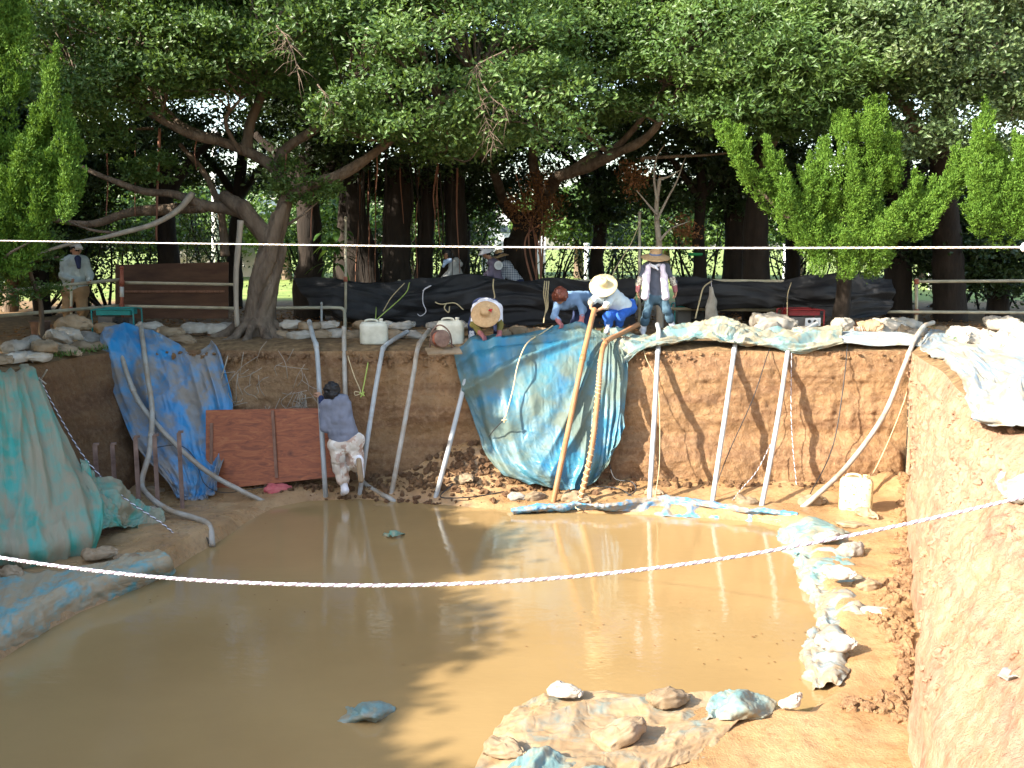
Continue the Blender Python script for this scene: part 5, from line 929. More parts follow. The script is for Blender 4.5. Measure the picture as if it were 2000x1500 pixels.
def pads(C_, r, h, K, out):
    """flat leafy sprays: K leaves round each centre"""
    n = len(C_); C_ = np.repeat(C_, K, 0); r = np.repeat(np.broadcast_to(r, (n,)), K); h = np.repeat(np.broadcast_to(h, (n,)), K)
    az = np.repeat(rng.uniform(0, 6.28, n), K); N = n*K
    nb = 7; bi = rng.integers(0, nb, N); ba = az+bi*6.28/nb+np.sin(bi*3.1+az)*.5; q = rng.random(N)**.6      # leaves follow a few twigs
    bl = .6+.4*np.abs(np.sin(bi*2.3+az*3)); off = rng.normal(size=(N, 3))*A([.10, .10, .07])*r[:, None]/.45
    tw = np.stack([np.cos(ba), np.sin(ba), 0*ba], -1); p = C_+tw*(q*r*bl)[:, None]+off; p[:, 2] += h*(1-q**2*1.25)
    d = nrm(tw*.8+rng.normal(size=(N, 3))*.65+A([0, 0, .2])); up = nrm(np.repeat(out, K, 0)*.75+A([0, 0, .55])+rng.normal(size=(N, 3))*.42+tw*(q*.8)[:, None])
    return p, d, up, np.repeat(rng.random(n), K)
def shell(ells, dens, keep=None):
    out = []
    for i, (c, r) in enumerate(ells):
        c, r = A(c), A(r); area = 4*math.pi*(((r[0]*r[1])**1.6+(r[0]*r[2])**1.6+(r[1]*r[2])**1.6)/3)**(1/1.6)
        n = int(area*dens); d = rdir(n); p = c+d*r*rng.uniform(.74, 1.04, (n, 1)); ok = np.ones(n, bool)
        for j, (c2, r2) in enumerate(ells):
            if j != i: ok &= np.linalg.norm((p-A(c2))/A(r2), axis=1) > .72
        out.append(np.concatenate([p, d/r*r.min()], 1)[ok])
    p = np.concatenate(out)
    return p if keep is None else p[keep(p[:, :3])]
def E(px, py, Y, rx, ry, rd): c = U(px, py, Y=Y); s = Y/FPX*1.01; return (c, (rx*s, rd, ry*s))
def px_of(p):
    q = p-A([0, 0, CAMH]); z = q[:, 1]*ct-q[:, 2]*st; y = q[:, 1]*st+q[:, 2]*ct; return 1000+FPX*q[:, 0]/z, 750-FPX*y/z
def crown(t, ells, dens, K, r, m, Ln=.085, Wd=.042, name='crown', keep=None):
    P = shell(ells, dens, keep); P, out = P[:, :3], nrm(P[:, 3:]); n = len(P); rr = r*rng.uniform(.6, 1.3, n)
    p, d, up, pv = pads(P, rr, rr*.35, K, out); N = len(p); o = leafobj(name, p, d, up, Ln*rng.uniform(.7, 1.25, N), Wd*rng.uniform(.8, 1.2, N), MAT[m], t, np.clip(pv*.5+rng.random(N)*.5, 0, 1)); return P
def limb(t, pts, r0, r1, m='bark', name='limb', n=10, sm=None, wob=.03):
    P = A([A(q) for q in pts]); k = sm or 8*len(P); Q = catmull(P, k); Q = Q+wob*np.stack([vnoise(Q*1.7+s) for s in (3, 21, 47)], -1)*np.linspace(.2, 1, k)[:, None]
    r = np.linspace(r0, r1, k)*(1+.12*vnoise(Q*5)); return mk(name, *tube(Q, r, n), MAT[m], t)
def twigs(t, roots, targets, m, name='twigs', r=.02):
    b = MB(); roots = A(roots)
    for q in targets:
        i = np.linalg.norm(roots-q, axis=1).argmin(); a = roots[i]; mid = lerp(a, q, .5)+rng.normal(size=3)*.15+A([0, 0, .1]); b.add(*tube([a, mid, q], [r, r*.7, r*.25], 5, 8))
    return b.build(name, MAT[m], t, kind='stuff')
# ---- the big banyan by the rim
tb = thing('banyan_tree', 'big banyan with a ropy twisted trunk standing on the rim left of centre', 'tree', L(505, 655, 16.4))
YB = 16.4; prim = []
spine = [L(505, 655, YB), L(508, 600, YB), L(516, 545, YB), L(530, 490, YB), L(548, 430, YB), L(560, 385, YB)]; sr = [.23, .18, .165, .155, .13, .12]
for i in range(5): prim.append((spine[i], spine[i+1], sr[i], sr[i+1]))
prim += [(L(525, 470, YB), L(475, 408, YB), .16, .13), (L(475, 408, YB), L(440, 385, YB+.2), .13, .11)]
SP = catmull(spine, 40); SR = np.interp(np.linspace(0, 5, 40), range(6), sr)
for k in range(11):
    a0 = k/11*6.283+rng.normal()*.15; tw = rng.uniform(.9, 2.0); rr = rng.uniform(.04, .085); e = rng.integers(22, 40); i = np.arange(0, e, 3); a = a0+tw*i/40+.25*np.sin(i*.3+k)
    q = SP[i]+np.stack([np.cos(a), np.sin(a), 0*a], -1)*SR[i][:, None]*1.12
    for j in range(len(q)-1): prim.append((q[j], q[j+1], rr, rr*.95, .018))
    out = q[0]+A([math.cos(a[0]), math.sin(a[0]), 0])*rng.uniform(.3, .8); out[2] = .0; md = lerp(q[0], out, .45)+A([0, 0, .03]); prim += [(q[0]+A([0, 0, .25]), md, rr*1.1, rr, .04), (md, out, rr, rr*.45, .03)]
mk('trunk', *blob(prim, .05, .022, lambda q: .012*fbm(q*A([9, 9, 2.5]), 3), .05), MAT['bark'], tb)
limbs = [([(560, 395, 0), (545, 340, .1), (510, 310, .2), (440, 280, .1), (370, 262, -.2), (300, 225, -.4), (240, 190, -.5), (150, 160, -.6)], .12, .03),
 ([(515, 460, 0), (470, 415, .2), (400, 400, .2), (340, 378, .1), (280, 372, -.1), (220, 350, -.3), (160, 325, -.4)], .11, .035),
 ([(400, 402, .2), (330, 408, .4), (250, 415, .4), (180, 438, .2), (100, 430, .1)], .12, .04),
 ([(375, 378, .1), (345, 412, -.2), (300, 438, -.5), (240, 455, -.8), (190, 467, -1.0), (120, 478, -1.2), (60, 500, -1.4)], .055, .02),
 ([(240, 456, -.8), (180, 450, -1), (130, 430, -1.1)], .03, .01),
 ([(560, 390, 0), (545, 320, .3), (560, 290, .4), (600, 262, .3), (645, 232, .1), (680, 190, 0)], .11, .05),
 ([(565, 385, 0), (610, 362, -.1), (660, 345, -.2), (705, 318, -.3), (755, 280, -.4), (830, 220, -.5), (930, 150, -.6)], .12, .04),
 ([(480, 300, .2), (490, 240, .3), (510, 180, .3), (520, 100, .4)], .10, .04), ([(430, 275, .1), (350, 240, .5), (300, 180, .6), (260, 100, .5)], .07, .02),
 ([(310, 232, -.4), (330, 180, -.3), (345, 130, -.2)], .035, .012), ([(560, 440, 0), (590, 420, -.2), (620, 395, -.2)], .025, .01),
 ([(440, 500, .8), (432, 420, .9), (400, 340, 1.0), (350, 280, 1.0)], .08, .04), ([(470, 300, .1), (440, 240, -.3), (460, 205, -.5), (500, 170, -.6)], .04, .015),
 ([(300, 250, .3), (240, 252, .2), (180, 240, 0)], .03, .012), ([(850, 300, -.4), (900, 270, -.5), (950, 240, -.5)], .05, .02), ([(790, 270, -.4), (830, 285, -.6), (870, 300, -.7)], .04, .015)]
tips = []
for pts, r0, r1 in limbs:
    W_ = [L(x, y, YB+d) for x, y, d in pts]; limb(tb, W_, r0, r1, 'bark_pale' if pts[0][0] == 375 else 'bark'); tips += list(catmull(W_, 10)[3:])
EA = [E(250, 60, 16.6, 230, 130, 2.2), E(560, 30, 15.9, 250, 150, 2.2), E(430, -60, 16.2, 300, 150, 2.2), E(850, 130, 15.6, 270, 190, 2.0), E(1040, 225, 15.0, 120, 100, 1.1), E(720, 120, 15.3, 150, 150, 1.4), E(620, -260, 17.5, 620, 260, 3.2), E(330, 120, 15.4, 110, 70, .9), E(640, 200, 15.0, 70, 65, .7), E(170, 190, 15.8, 110, 70, .9)]
def keepA(p):
    x, y = px_of(p); low = np.interp(x, [60, 150, 300, 420, 560, 640, 760, 880, 1000, 1130, 1200], [260, 235, 225, 200, 225, 265, 265, 335, 345, 320, 250]); hole = vnoise(P3(x/70, y/55, p[:, 1]*.4)) > -.42
    return (y < low+rng.normal(size=len(p))*8) & hole
P = crown(tb, EA, 5.2, 190, .46, 'leaf', .088, .044, keep=keepA); x, y = px_of(P)
sel = P[(y > -60) & (rng.random(len(P)) < .35)]; twigs(tb, tips, sel[:260], 'bark')
for i, (x, y0, y1, d, r) in enumerate([(312, 250, 470, 0, .022), (210, 300, 420, 0, .012), (560, 300, 380, -.1, .012), (470, 430, 640, -.35, .05), (735, 300, 372, -.2, .012), (265, 280, 420, .3, .01), (385, 270, 330, 0, .01), (612, 370, 470, -.1, .01)]):
    a = L(x, y0, YB+d); b = L(x-3 if x != 470 else 462, y1, YB+d); limb(tb, [a, lerp(a, b, .5)+rng.normal(size=3)*.02, b], r*1.1, r*.8, 'root_red' if r < .04 else 'bark_pale', 'aerial_root', 6)
crown(tb, [E(595, 372, 16.1, 55, 22, .4), E(560, 330, 16.2, 25, 20, .3), E(200, 275, 15.9, 70, 25, .4), E(300, 330, 16.5, 60, 25, .4)], 9, 90, .22, 'leaf', .08, .04, 'trunk_sprouts')
# dead twiggy branches hanging in the crown
def deadbranch(t, pts, seed, dens=26):
    P = A([L(*q) for q in pts]); Q = catmull(P, 40); b = MB().add(*tube(Q, np.linspace(.014, .004, 40), 6))
    for k in range(dens):
        i = rng.integers(6, 38); d = nrm(A([rng.normal()*.8, rng.normal()*.5, -.55+rng.normal()*.4])); l = rng.uniform(.15, .4); m_ = Q[i]+d*l*.5+rng.normal(size=3)*.02; b.add(*tube([Q[i], m_, m_+nrm(d+A([0, 0, -.4]))*l*.5], [.005, .004, .002], 4))
    return b.build('dead_branch', MAT['bark'], t)
deadbranch(tb, [(990, 98, 13.9), (945, 120, 13.9), (930, 135, 13.9), (940, 200, 13.9), (955, 250, 13.9), (972, 300, 13.9)], 1, 44); deadbranch(tb, [(540, 50, 13.8), (560, 75, 13.8), (575, 110, 13.8), (585, 160, 13.8)], 2, 30); deadbranch(tb, [(620, 165, 14.2), (640, 190, 14.2), (655, 205, 14.2)], 3, 16)
deadbranch(tb, [(930, 140, 13.9), (960, 190, 13.85), (985, 210, 13.85), (993, 235, 13.85)], 4, 20)
# ---- banyan behind the centre, banyan at the right
t2 = thing('banyan_tree', 'second banyan with a stout rooty trunk behind the workers at centre', 'tree', L(1020, 600, 21.5)); b0 = L(1020, 600, 21.5); b0[2] = 0
prim = [(b0, L(1010, 520, 21.5), .5, .38), (L(1010, 520, 21.5), L(1030, 440, 21.5), .38, .3), (L(1030, 450, 21.5), L(985, 400, 21.4), .16, .12), (L(1030, 450, 21.5), L(1060, 400, 21.6), .18, .12)]
for k in range(14):
    a = k/14*6.28; q = b0+A([math.cos(a)*.42, math.sin(a)*.42, .1]); prim += [(b0+A([math.cos(a)*.8, math.sin(a)*.8, -.05]), q, .07, .1), (q, L(1015, 470, 21.5)+A([math.cos(a+.8)*.3, math.sin(a+.8)*.3, 0]), .08, .06, .03)]
mk('trunk', *blob(prim, .06, .035, lambda q: .02*fbm(q*A([7, 7, 2]), 3)), MAT['bark_dark'], t2)
tips = []
for pts, r0, r1 in [([(1090, 345, -2.5), (1150, 325, -3), (1200, 300, -3.5), (1255, 275, -4), (1290, 235, -4.3), (1330, 170, -4.5)], .12, .05), ([(1180, 310, -3.2), (1240, 250, -3.8), (1300, 170, -4)], .08, .03), ([(1060, 400, 0), (1085, 350, -2), (1120, 335, -2.7), (1170, 300, -3.1)], .14, .1), ([(985, 400, 0), (960, 330, -1), (900, 260, -2)], .12, .06), ([(1250, 310, -3.5), (1330, 305, -3.5), (1420, 298, -3.5)], .035, .02), ([(1060, 400, 0), (1040, 300, -1), (1060, 180, -2)], .14, .06), ([(1190, 300, -3.3), (1130, 250, -3.6), (1090, 200, -4)], .05, .02)]:
    W_ = [L(x, y, 21.5+d) for x, y, d in pts]; limb(t2, W_, r0, r1, 'bark'); tips += list(catmull(W_, 10)[3:])
EB = [E(1200, 80, 17.6, 190, 190, 2.0), E(1380, 120, 16.6, 150, 130, 1.8), E(1290, 190, 16.4, 110, 70, 1.2), E(1280, -150, 18, 330, 220, 3), E(1420, 215, 15.8, 60, 40, .7)]
def keepB(p):
    x, y = px_of(p); low = np.interp(x, [1000, 1130, 1230, 1330, 1450, 1560], [320, 290, 225, 250, 255, 200]); hole = vnoise(P3(x/75, y/55, p[:, 1]*.4)) > -.4
    return (y < low+rng.normal(size=len(p))*9) & hole
P = crown(t2, EB, 5.0, 190, .46, 'leaf', .09, .042, keep=keepB); twigs(t2, tips, P[rng.random(len(P)) < .2][:160], 'bark')
t3 = thing('banyan_tree', 'grey leaved broad tree filling the upper right corner', 'tree', A([*L(1860, 600, 19.5)[:2], 0])); b0 = A(t3.location)
limb(t3, [b0-A([0, 0, .1]), L(1850, 480, 19.3), L(1840, 300, 18.5), L(1850, 150, 17.5), L(1880, 20, 17)], .34, .1, 'bark_dark', 'trunk', 14); tips = []
for pts, r0, r1 in [([(1840, 300, -1), (1760, 200, -2), (1720, 100, -2.5)], .12, .04), ([(1850, 200, -1.7), (1935, 110, -3), (1990, 40, -3.5)], .1, .04), ([(1935, 110, -3), (1965, 150, -3.3), (1985, 170, -3.4)], .05, .03), ([(1845, 260, -1.2), (1640, 220, -3), (1540, 190, -3.6)], .1, .03)]:
    W_ = [L(x, y, 19.5+d) for x, y, d in pts]; limb(t3, W_, r0, r1, 'bark'); tips += list(catmull(W_, 10)[3:])
EF = [E(1790, 40, 16.4, 240, 170, 2.2), E(1935, 205, 16.2, 110, 120, 1.2), E(1810, 225, 16.1, 110, 90, .9), E(1700, -200, 17.5, 460, 240, 3), E(2010, 60, 16, 120, 160, 1.4), E(2080, -20, 17, 200, 260, 2.5), E(1905, 110, 15.5, 120, 75, .8), E(1780, 70, 15.3, 120, 80, .9), E(1985, 180, 15.7, 60, 60, .6)]
def keepF(p):
    x, y = px_of(p); low = np.interp(x, [1430, 1560, 1680, 1760, 1880, 2000], [130, 190, 230, 310, 300, 300]); hole = vnoise(P3(x/62, y/52, p[:, 1]*.4)) > -.38
    return (y < low+rng.normal(size=len(p))*9) & hole
P = crown(t3, EF, 5.0, 190, .44, 'leaf_gray', .088, .044, keep=keepF); twigs(t3, tips, P[rng.random(len(P)) < .25][:160], 'bark')
t4 = thing('fir_like_tree', 'drooping dark green tree with layered sprays right of centre', 'tree', A([*L(1480, 600, 19.5)[:2], 0])); b0 = A(t4.location)
limb(t4, [b0-A([0, 0, .1]), L(1475, 450, 19.4), L(1490, 300, 19), L(1520, 100, 18)], .3, .1, 'bark_dark', 'trunk', 14)
EG = [E(1540, 130, 16.2, 150, 110, 1.4), E(1560, 225, 16.1, 95, 45, .7), E(1430, 200, 16.1, 60, 50, .7), E(1600, 40, 16.8, 160, 140, 1.8), E(1640, 150, 15.9, 110, 60, 1)]
P = crown(t4, EG, 6.5, 180, .40, 'leaf', .11, .032, keep=lambda p: vnoise(P3(p[:, 0]*1.1, p[:, 2]*1.6, p[:, 1]*.4)) > -.45)
limb(t4, [L(1490, 320, 18.9), L(1530, 240, 17), L(1560, 200, 16)], .08, .03, 'bark')
# ---- a mass of hanging roots and trunks left of centre
t5 = thing('banyan_tree', 'dark banyan thicket of hanging aerial roots left of centre', 'tree', A([*L(770, 600, 20.5)[:2], 0])); b0 = A(t5.location)
prim = []
for dx, r in ((-.9, .3), (-.35, .2), (.1, .28), (.55, .18), (.95, .24)):
    a = b0+A([dx, rng.normal()*.3, -.1]); b = a+A([rng.normal()*.25, rng.normal()*.3, 3.2]); m_ = lerp(a, b, .5)+rng.normal(size=3)*.12; prim += [(a, m_, r*1.3, r), (m_, b, r, r*.9)]
mk('trunk', *blob(prim, .1, .045, lambda q: .03*fbm(q*A([6, 6, 1.5]), 3)), MAT['bark_dark'], t5)
for k in range(34):
    x = rng.uniform(690, 905); y0 = rng.uniform(270, 330); y1 = rng.uniform(420, 600) if k > 3 else rng.uniform(430, 470); Yd = rng.uniform(18.6, 20.6); a, b = L(x, y0, Yd), L(x+rng.normal()*6, y1, Yd); limb(t5, [a, lerp(a, b, .5)+rng.normal(size=3)*.05, b], rng.uniform(.01, .03), .006, 'root_red' if k % 4 == 0 else 'bark_dark', 'aerial_root', 5)
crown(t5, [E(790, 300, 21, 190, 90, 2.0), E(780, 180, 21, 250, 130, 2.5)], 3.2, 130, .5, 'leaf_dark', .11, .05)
# ---- junipers: flame shaped plumes of scale leaves
def plume(pts, R, n):
    P = catmull(A([A(q) for q in pts]), 30); T = nrm(np.gradient(P, axis=0)); s = rng.random(n)**.85; i = np.minimum((s*29).astype(int), 28); fr = (s*29-i)[:, None]
    c = P[i]*(1-fr)+P[i+1]*fr; th = rng.uniform(0, 6.283, n); x = nrm(np.cross(T[i], A([.3, 1, .1]))); y = np.cross(T[i], x)
    prof = np.clip(np.sin(np.clip(s*1.02+.10, 0, 1)*math.pi)**.65*(1-.55*s), .03, 1)
    lump = 1+.5*vnoise(P3(np.cos(th)*2.2+s*7, np.sin(th)*2.2, s*12+R*31))+.25*vnoise(P3(np.cos(th)*5, np.sin(th)*5, s*26+R*17))
    rad = x*np.cos(th)[:, None]+y*np.sin(th)[:, None]
    return c+rad*(R*prof*lump)[:, None], nrm(rad*.6+T[i]*.9+A([0, 0, .5]))
def juniper(t, plumes, dens=2600, sub=6, m='jun', Ln=.042, Wd=.018, cl=7):
    Pp, Dd = [], []
    for pts, R in plumes:
        pts = [A(q) for q in pts]; Q = catmull(pts, 12); L_ = np.linalg.norm(np.diff(Q, axis=0), axis=1).sum(); n = int(dens*L_*R*6.28/40)
        p, d = plume(pts, R, n); Pp.append(p); Dd.append(d)
        for k in range(sub):
            i = rng.integers(1, 9); b = Q[i]+rng.normal(size=3)*R*.35; dr = nrm((Q[i+1]-Q[i])/np.linalg.norm(Q[i+1]-Q[i])*.7+rdir(1)[0]*.6+A([0, -.15, .35])); l = R*rng.uniform(1.3, 2.5)
            p, d = plume([b, b+dr*l*.5, b+(dr+A([0, 0, .25]))*l], R*rng.uniform(.3, .5), int(n/4.5)); Pp.append(p); Dd.append(d)
    p, d = np.concatenate(Pp), np.concatenate(Dd); k = np.repeat(np.arange(len(p)), cl); N = len(k); dd = nrm(d[k]+rng.normal(size=(N, 3))*.5)
    c = p[k]+rng.normal(size=(N, 3))*.018; return leafobj('crown', c, dd, nrm(rng.normal(size=(N, 3))+A([0, 0, .3])), Ln*rng.uniform(.7, 1.3, N), Wd, MAT[m], t, np.clip(np.repeat(rng.random(len(p)), cl)*.6+rng.random(N)*.4, 0, 1))
def jp(Y, lst, sR=1.): return [([L(a, b, Y+rng.normal()*.12), L((a+c)/2+mx, (b+d)/2, Y-.1), L(c, d, Y+rng.normal()*.1)], R*Y/FPX*sR) for a, b, c, d, R, mx in lst]
YJ = 15.05
tj = thing('juniper_tree', 'bright green juniper with flame shaped plumes in front of the right trees', 'tree', A([*L(1640, 600, 17.4)[:2], 0])); b0 = A(tj.location)
limb(tj, [b0-A([0, 0, .1]), L(1650, 540, 17.2), L(1640, 470, 16.5), L(1650, 400, 16)], .16, .06, 'bark_dark', 'trunk'); limb(tj, [L(1640, 480, 16.6), L(1560, 440, 15.9), L(1480, 370, 15.7)], .07, .02, 'bark', 'limb'); limb(tj, [L(1645, 470, 16.5), L(1750, 430, 15.9), L(1830, 370, 15.7)], .07, .02, 'bark', 'limb')
juniper(tj, jp(YJ, [(1530, 425, 1420, 238, 34, -18), (1565, 420, 1494, 266, 30, -10), (1470, 340, 1428, 262, 26, -8), (1585, 420, 1582, 300, 26, 0), (1620, 440, 1616, 268, 40, -6), (1660, 420, 1652, 222, 44, 0), (1700, 400, 1708, 190, 46, 4), (1735, 380, 1735, 240, 34, 8), (1650, 480, 1700, 320, 56, 0), (1575, 470, 1520, 375, 44, -8), (1600, 500, 1570, 400, 46, -8), (1720, 470, 1800, 345, 50, 14), (1780, 440, 1872, 312, 44, 16), (1830, 400, 1880, 320, 34, 8), (1690, 500, 1720, 400, 52, 6), (1640, 510, 1620, 430, 48, 0), (1600, 540, 1590, 470, 30, 0), (1700, 535, 1690, 470, 38, 0), (1650, 545, 1655, 480, 36, 0), (1760, 460, 1790, 400, 36, 4), (1725, 520, 1725, 470, 26, 0)], .62), 13500)
tj = thing('juniper_tree', 'yellow green juniper bulging in from the right picture edge', 'tree', A([*L(2050, 600, 16.6)[:2], 0])); b0 = A(tj.location)
limb(tj, [b0-A([0, 0, .1]), L(2040, 480, 16.3), L(2010, 380, 15.8), L(1990, 300, 15.6)], .16, .06, 'bark_dark', 'trunk')
juniper(tj, jp(14.8, [(1940, 440, 1905, 235, 36, -10), (1965, 440, 1960, 300, 44, 0), (1990, 440, 1995, 270, 46, 0), (1925, 440, 1915, 330, 40, -6), (1960, 465, 1960, 390, 60, 0), (2010, 460, 2020, 360, 60, 0), (2050, 460, 2060, 250, 60, 0), (1930, 455, 1905, 400, 34, -6), (1935, 300, 1918, 225, 24, 0)], .62), 13500)
tj = thing('juniper_tree', 'bright juniper spires rising at the left picture edge', 'tree', (-7.15, 12.2, 0))
limb(tj, [(-7.15, 12.2, -.1), (-7.1, 12.1, 1.2), L(-40, 380, 12), L(-20, 250, 11.9)], .15, .06, 'bark', 'trunk'); limb(tj, [L(-60, 480, 12.1), L(10, 470, 11.9), L(60, 400, 11.7), L(90, 330, 11.7)], .06, .02, 'bark', 'limb'); limb(tj, [L(-50, 560, 12.1), L(10, 500, 11.6), L(60, 470, 11.5)], .03, .01, 'bark', 'limb')
juniper(tj, jp(11.7, [(0, 330, 15, -60, 42, 0), (-40, 300, -20, -150, 60, 0), (40, 340, 112, 88, 30, 14), (20, 420, 70, 230, 46, 8), (90, 380, 132, 190, 28, 8), (60, 440, 100, 300, 44, 6), (110, 420, 150, 268, 26, 8), (0, 480, 30, 330, 54, 0), (60, 500, 85, 400, 44, 0), (120, 430, 150, 330, 26, 4), (-30, 540, -10, 400, 60, 0), (30, 540, 45, 450, 40, 0), (-60, 420, -60, 100, 60, 0), (30, 200, 45, 10, 26, 4), (-110, 300, -120, -250, 75, 0), (-60, 100, -70, -330, 70, 0), (-170, 350, -190, -100, 75, 0), (-20, 60, -10, -220, 50, 0), (-150, 560, -160, 250, 80, 0), (-90, 560, -90, 300, 70, 0)], .62), 13500)
for jy, lb in ((11.7, 'tall juniper beyond the left picture edge, nearer of two'), (13.7, 'tall juniper beyond the left picture edge, farther of two')):
    tj = thing('juniper_tree', lb, 'tree', (-8.7, jy, 0), 'junipers beyond the left edge'); limb(tj, [(-8.7, jy, -.1), (-8.65, jy, 2), (-8.7, jy, 4.8)], .16, .06, 'bark', 'trunk')
    juniper(tj, [([(-8.7+dx, jy+dy, z0), (-8.7+dx*1.1, jy+dy, (z0+z1)/2), (-8.7+dx*1.2, jy+dy*1.2, z1)], r) for dx, dy, z0, z1, r in [(0, 0, 2.5, 7.0, .85), (.3, -.5, .5, 4.9, .75), (-.4, .3, .5, 4.8, .75), (.1, .8, .6, 4.9, .75), (.0, -.8, 1.2, 4.8, .7), (.35, .2, 2.6, 6.4, .7), (-.3, -.5, 2.6, 6.2, .7)]], 2600, 6, 'jun', .07, .035)
# leafy sprays of the banyan drooping at the left, near the man
ts = thing('shrub', 'loose green leafy shrub overhanging the rail beside the man in the cap', 'shrub', (-7.6, 15.6, 0))
limb(ts, [(-7.6, 15.6, -.1), (-7.5, 15.5, .6), L(60, 520, 15.4), L(110, 500, 15.2)], .05, .015, 'bark', 'stem')
crown(ts, [E(45, 490, 15.2, 60, 50, .6), E(120, 562, 15.3, 30, 12, .2), E(10, 560, 15.4, 60, 40, .5), E(70, 430, 15.2, 50, 40, .5)], 6, 90, .25, 'leaf', .075, .036, 'foliage')
# ---- trees out of sight on the left whose shade falls on the pit
for i, (x, y, h_, r) in enumerate([(-11.6, 22.5, 8.0, 2.2), (-11.8, 18.8, 7.5, 2.2), (-11.6, 15.2, 6.5, 2.0), (-10.4, 9.3, 4.3, 1.8), (-10.4, 6.6, 4.7, 1.8), (-10.5, 3.8, 4.7, 1.8), (-10.6, 1.0, 4.5, 1.9), (-10.6, -1.8, 4.4, 1.9), (-10.6, -4.6, 4.4, 2.0)]):
    t = thing('shade_tree', f'broadleaf tree beyond the left picture edge, {ORD[i]} from the back', 'tree', (x, y, 0), 'trees shading the pit from the left'); limb(t, [(x, y, -.1), (x+.1, y, 1.5), (x, y+.1, h_*.6)], .18, .1, 'bark', 'trunk')
    crown(t, [((x, y, h_*.55), (1.3, r, h_*.42)), ((x, y+.9, h_*.4), (1.1, r*.8, h_*.36))], 9, 110, .5, 'leaf', .16, .09)
# ================================================================ BEHIND: THICKET, FIELD, FAR THINGS
def uptree(x, Yd, ells, label, w=.2, lean=0, dens=2.6, K=110, m='leaf_dark', r=.55, Ln=.13, Wd=.062, name='woodland_tree', top=300):
    b0 = A([*L(x, 590, Yd)[:2], 0]); t = thing(name, label, 'tree', b0, 'trees of the dark wood behind'); limb(t, [b0-A([0, 0, .1]), L(x+lean*.4, 480, Yd), L(x+lean, top, Yd)], w, w*.55, 'bark_dark', 'trunk', 12, None, .12)
    for k in range(3): limb(t, [L(x+lean*.6, top+90, Yd), L(x+lean+(k-1)*50, top+20, Yd), L(x+lean+(k-1)*110, top-40, Yd)], w*.5, w*.2, 'bark_dark', 'limb', 8)
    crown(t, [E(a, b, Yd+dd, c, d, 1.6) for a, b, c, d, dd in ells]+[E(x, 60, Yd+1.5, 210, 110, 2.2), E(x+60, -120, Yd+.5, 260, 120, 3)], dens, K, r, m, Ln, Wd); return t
uptree(330, 22.5, [(170, 250, 210, 110, 0), (100, 380, 120, 90, .5)], 'dark trunk and foliage behind the brown board at left', .3, -10)
uptree(455, 24, [(430, 200, 190, 95, 0), (300, 320, 90, 60, 0), (470, 320, 100, 60, 1)], 'dark tree behind the banyan\'s fork', .22, 12)
uptree(600, 20.5, [(640, 170, 190, 80, 1), (600, 330, 70, 60, 1.5)], 'thick dark trunk just right of the banyan trunk', .34, 6)
uptree(905, 23, [(900, 330, 120, 110, 0), (950, 200, 160, 100, 0), (950, 350, 60, 50, 1)], 'dark tree between the hanging roots and the second banyan', .2, -6)
uptree(1165, 23, [(1150, 330, 110, 120, 0), (1120, 200, 160, 100, 0)], 'dark tree right of the second banyan', .22, 8)
uptree(1365, 20.5, [(1330, 330, 130, 90, .5), (1290, 250, 120, 70, .8)], 'dark trunk with a green band right of the standing worker', .17, 4)
uptree(1432, 21.5, [(1440, 330, 110, 100, 0)], 'forked dark trunk left of the juniper', .3, 8)
uptree(1545, 22.5, [(1560, 330, 150, 110, 0), (1640, 330, 130, 110, 1)], 'slim dark trunk behind the juniper', .2, 6)
uptree(1755, 20.5, [(1800, 380, 150, 120, .5), (1900, 470, 150, 90, 0)], 'dark trunk under the right grey leaved tree', .32, 6)
uptree(1950, 21, [(1960, 420, 160, 140, 0), (2050, 520, 120, 80, -.5)], 'deep shaded tree at the far right edge', .25, 0)
uptree(80, 21, [(40, 300, 160, 130, 0), (30, 450, 120, 80, 0)], 'shaded tree at the far left edge', .2, -6)
p = L(1365, 497, 20.2); tag(mk('green_band', *lathe([(.155, -.03), (.165, -.02), (.165, .02), (.155, .03)], 20, A([p[0], L(1365, 497, 20.5)[1], p[2]])), MAT['green_band'], base=p), 'bright green tape band wrapped round a dark trunk', 'tape')
# a bare young tree with a few dead leaves behind the standing worker
tt = thing('bare_sapling', 'leafless pale sapling rising behind the standing worker\'s hat', 'tree', A([*L(1290, 600, 17.8)[:2], 0])); b0 = A(tt.location)
limb(tt, [b0-A([0, 0, .1]), L(1288, 500, 17.8), L(1283, 430, 17.8), L(1284, 390, 17.8), L(1290, 350, 17.7)], .07, .03, 'bark_pale', 'trunk', 8)
for pts in [[(1283, 430), (1305, 385), (1325, 350), (1340, 310)], [(1284, 395), (1278, 350), (1283, 310), (1300, 280)], [(1290, 350), (1310, 345), (1330, 335)], [(1288, 470), (1310, 445), (1345, 430)], [(1284, 420), (1262, 395), (1245, 375)]]: limb(tt, [L(a, b, 17.7) for a, b in pts], .028, .007, 'bark_pale', 'branch', 6)
def sprays(t, spots, Yd, m, n, r, name, Ln=.08, Wd=.03):
    c = np.concatenate([L(x, y, Yd)+rng.normal(size=(n, 3))*r*s for x, y, s in spots]); N = len(c); return leafobj(name, c, nrm(rng.normal(size=(N, 3))+A([0, 0, -.5])), rdir(N), Ln*rng.uniform(.6, 1.3, N), Wd, MAT[m], t)
sprays(tt, [(1235, 360, 1), (1250, 345, .8), (1335, 440, .8), (1345, 455, .7), (1225, 330, .7)], 17.9, 'dead', 160, .14, 'dead_leaves')
tt = thing('dead_shrub', 'rust brown dead shrub behind the auburn haired worker', 'shrub', A([*L(1060, 600, 19.5)[:2], 0])); b0 = A(tt.location)
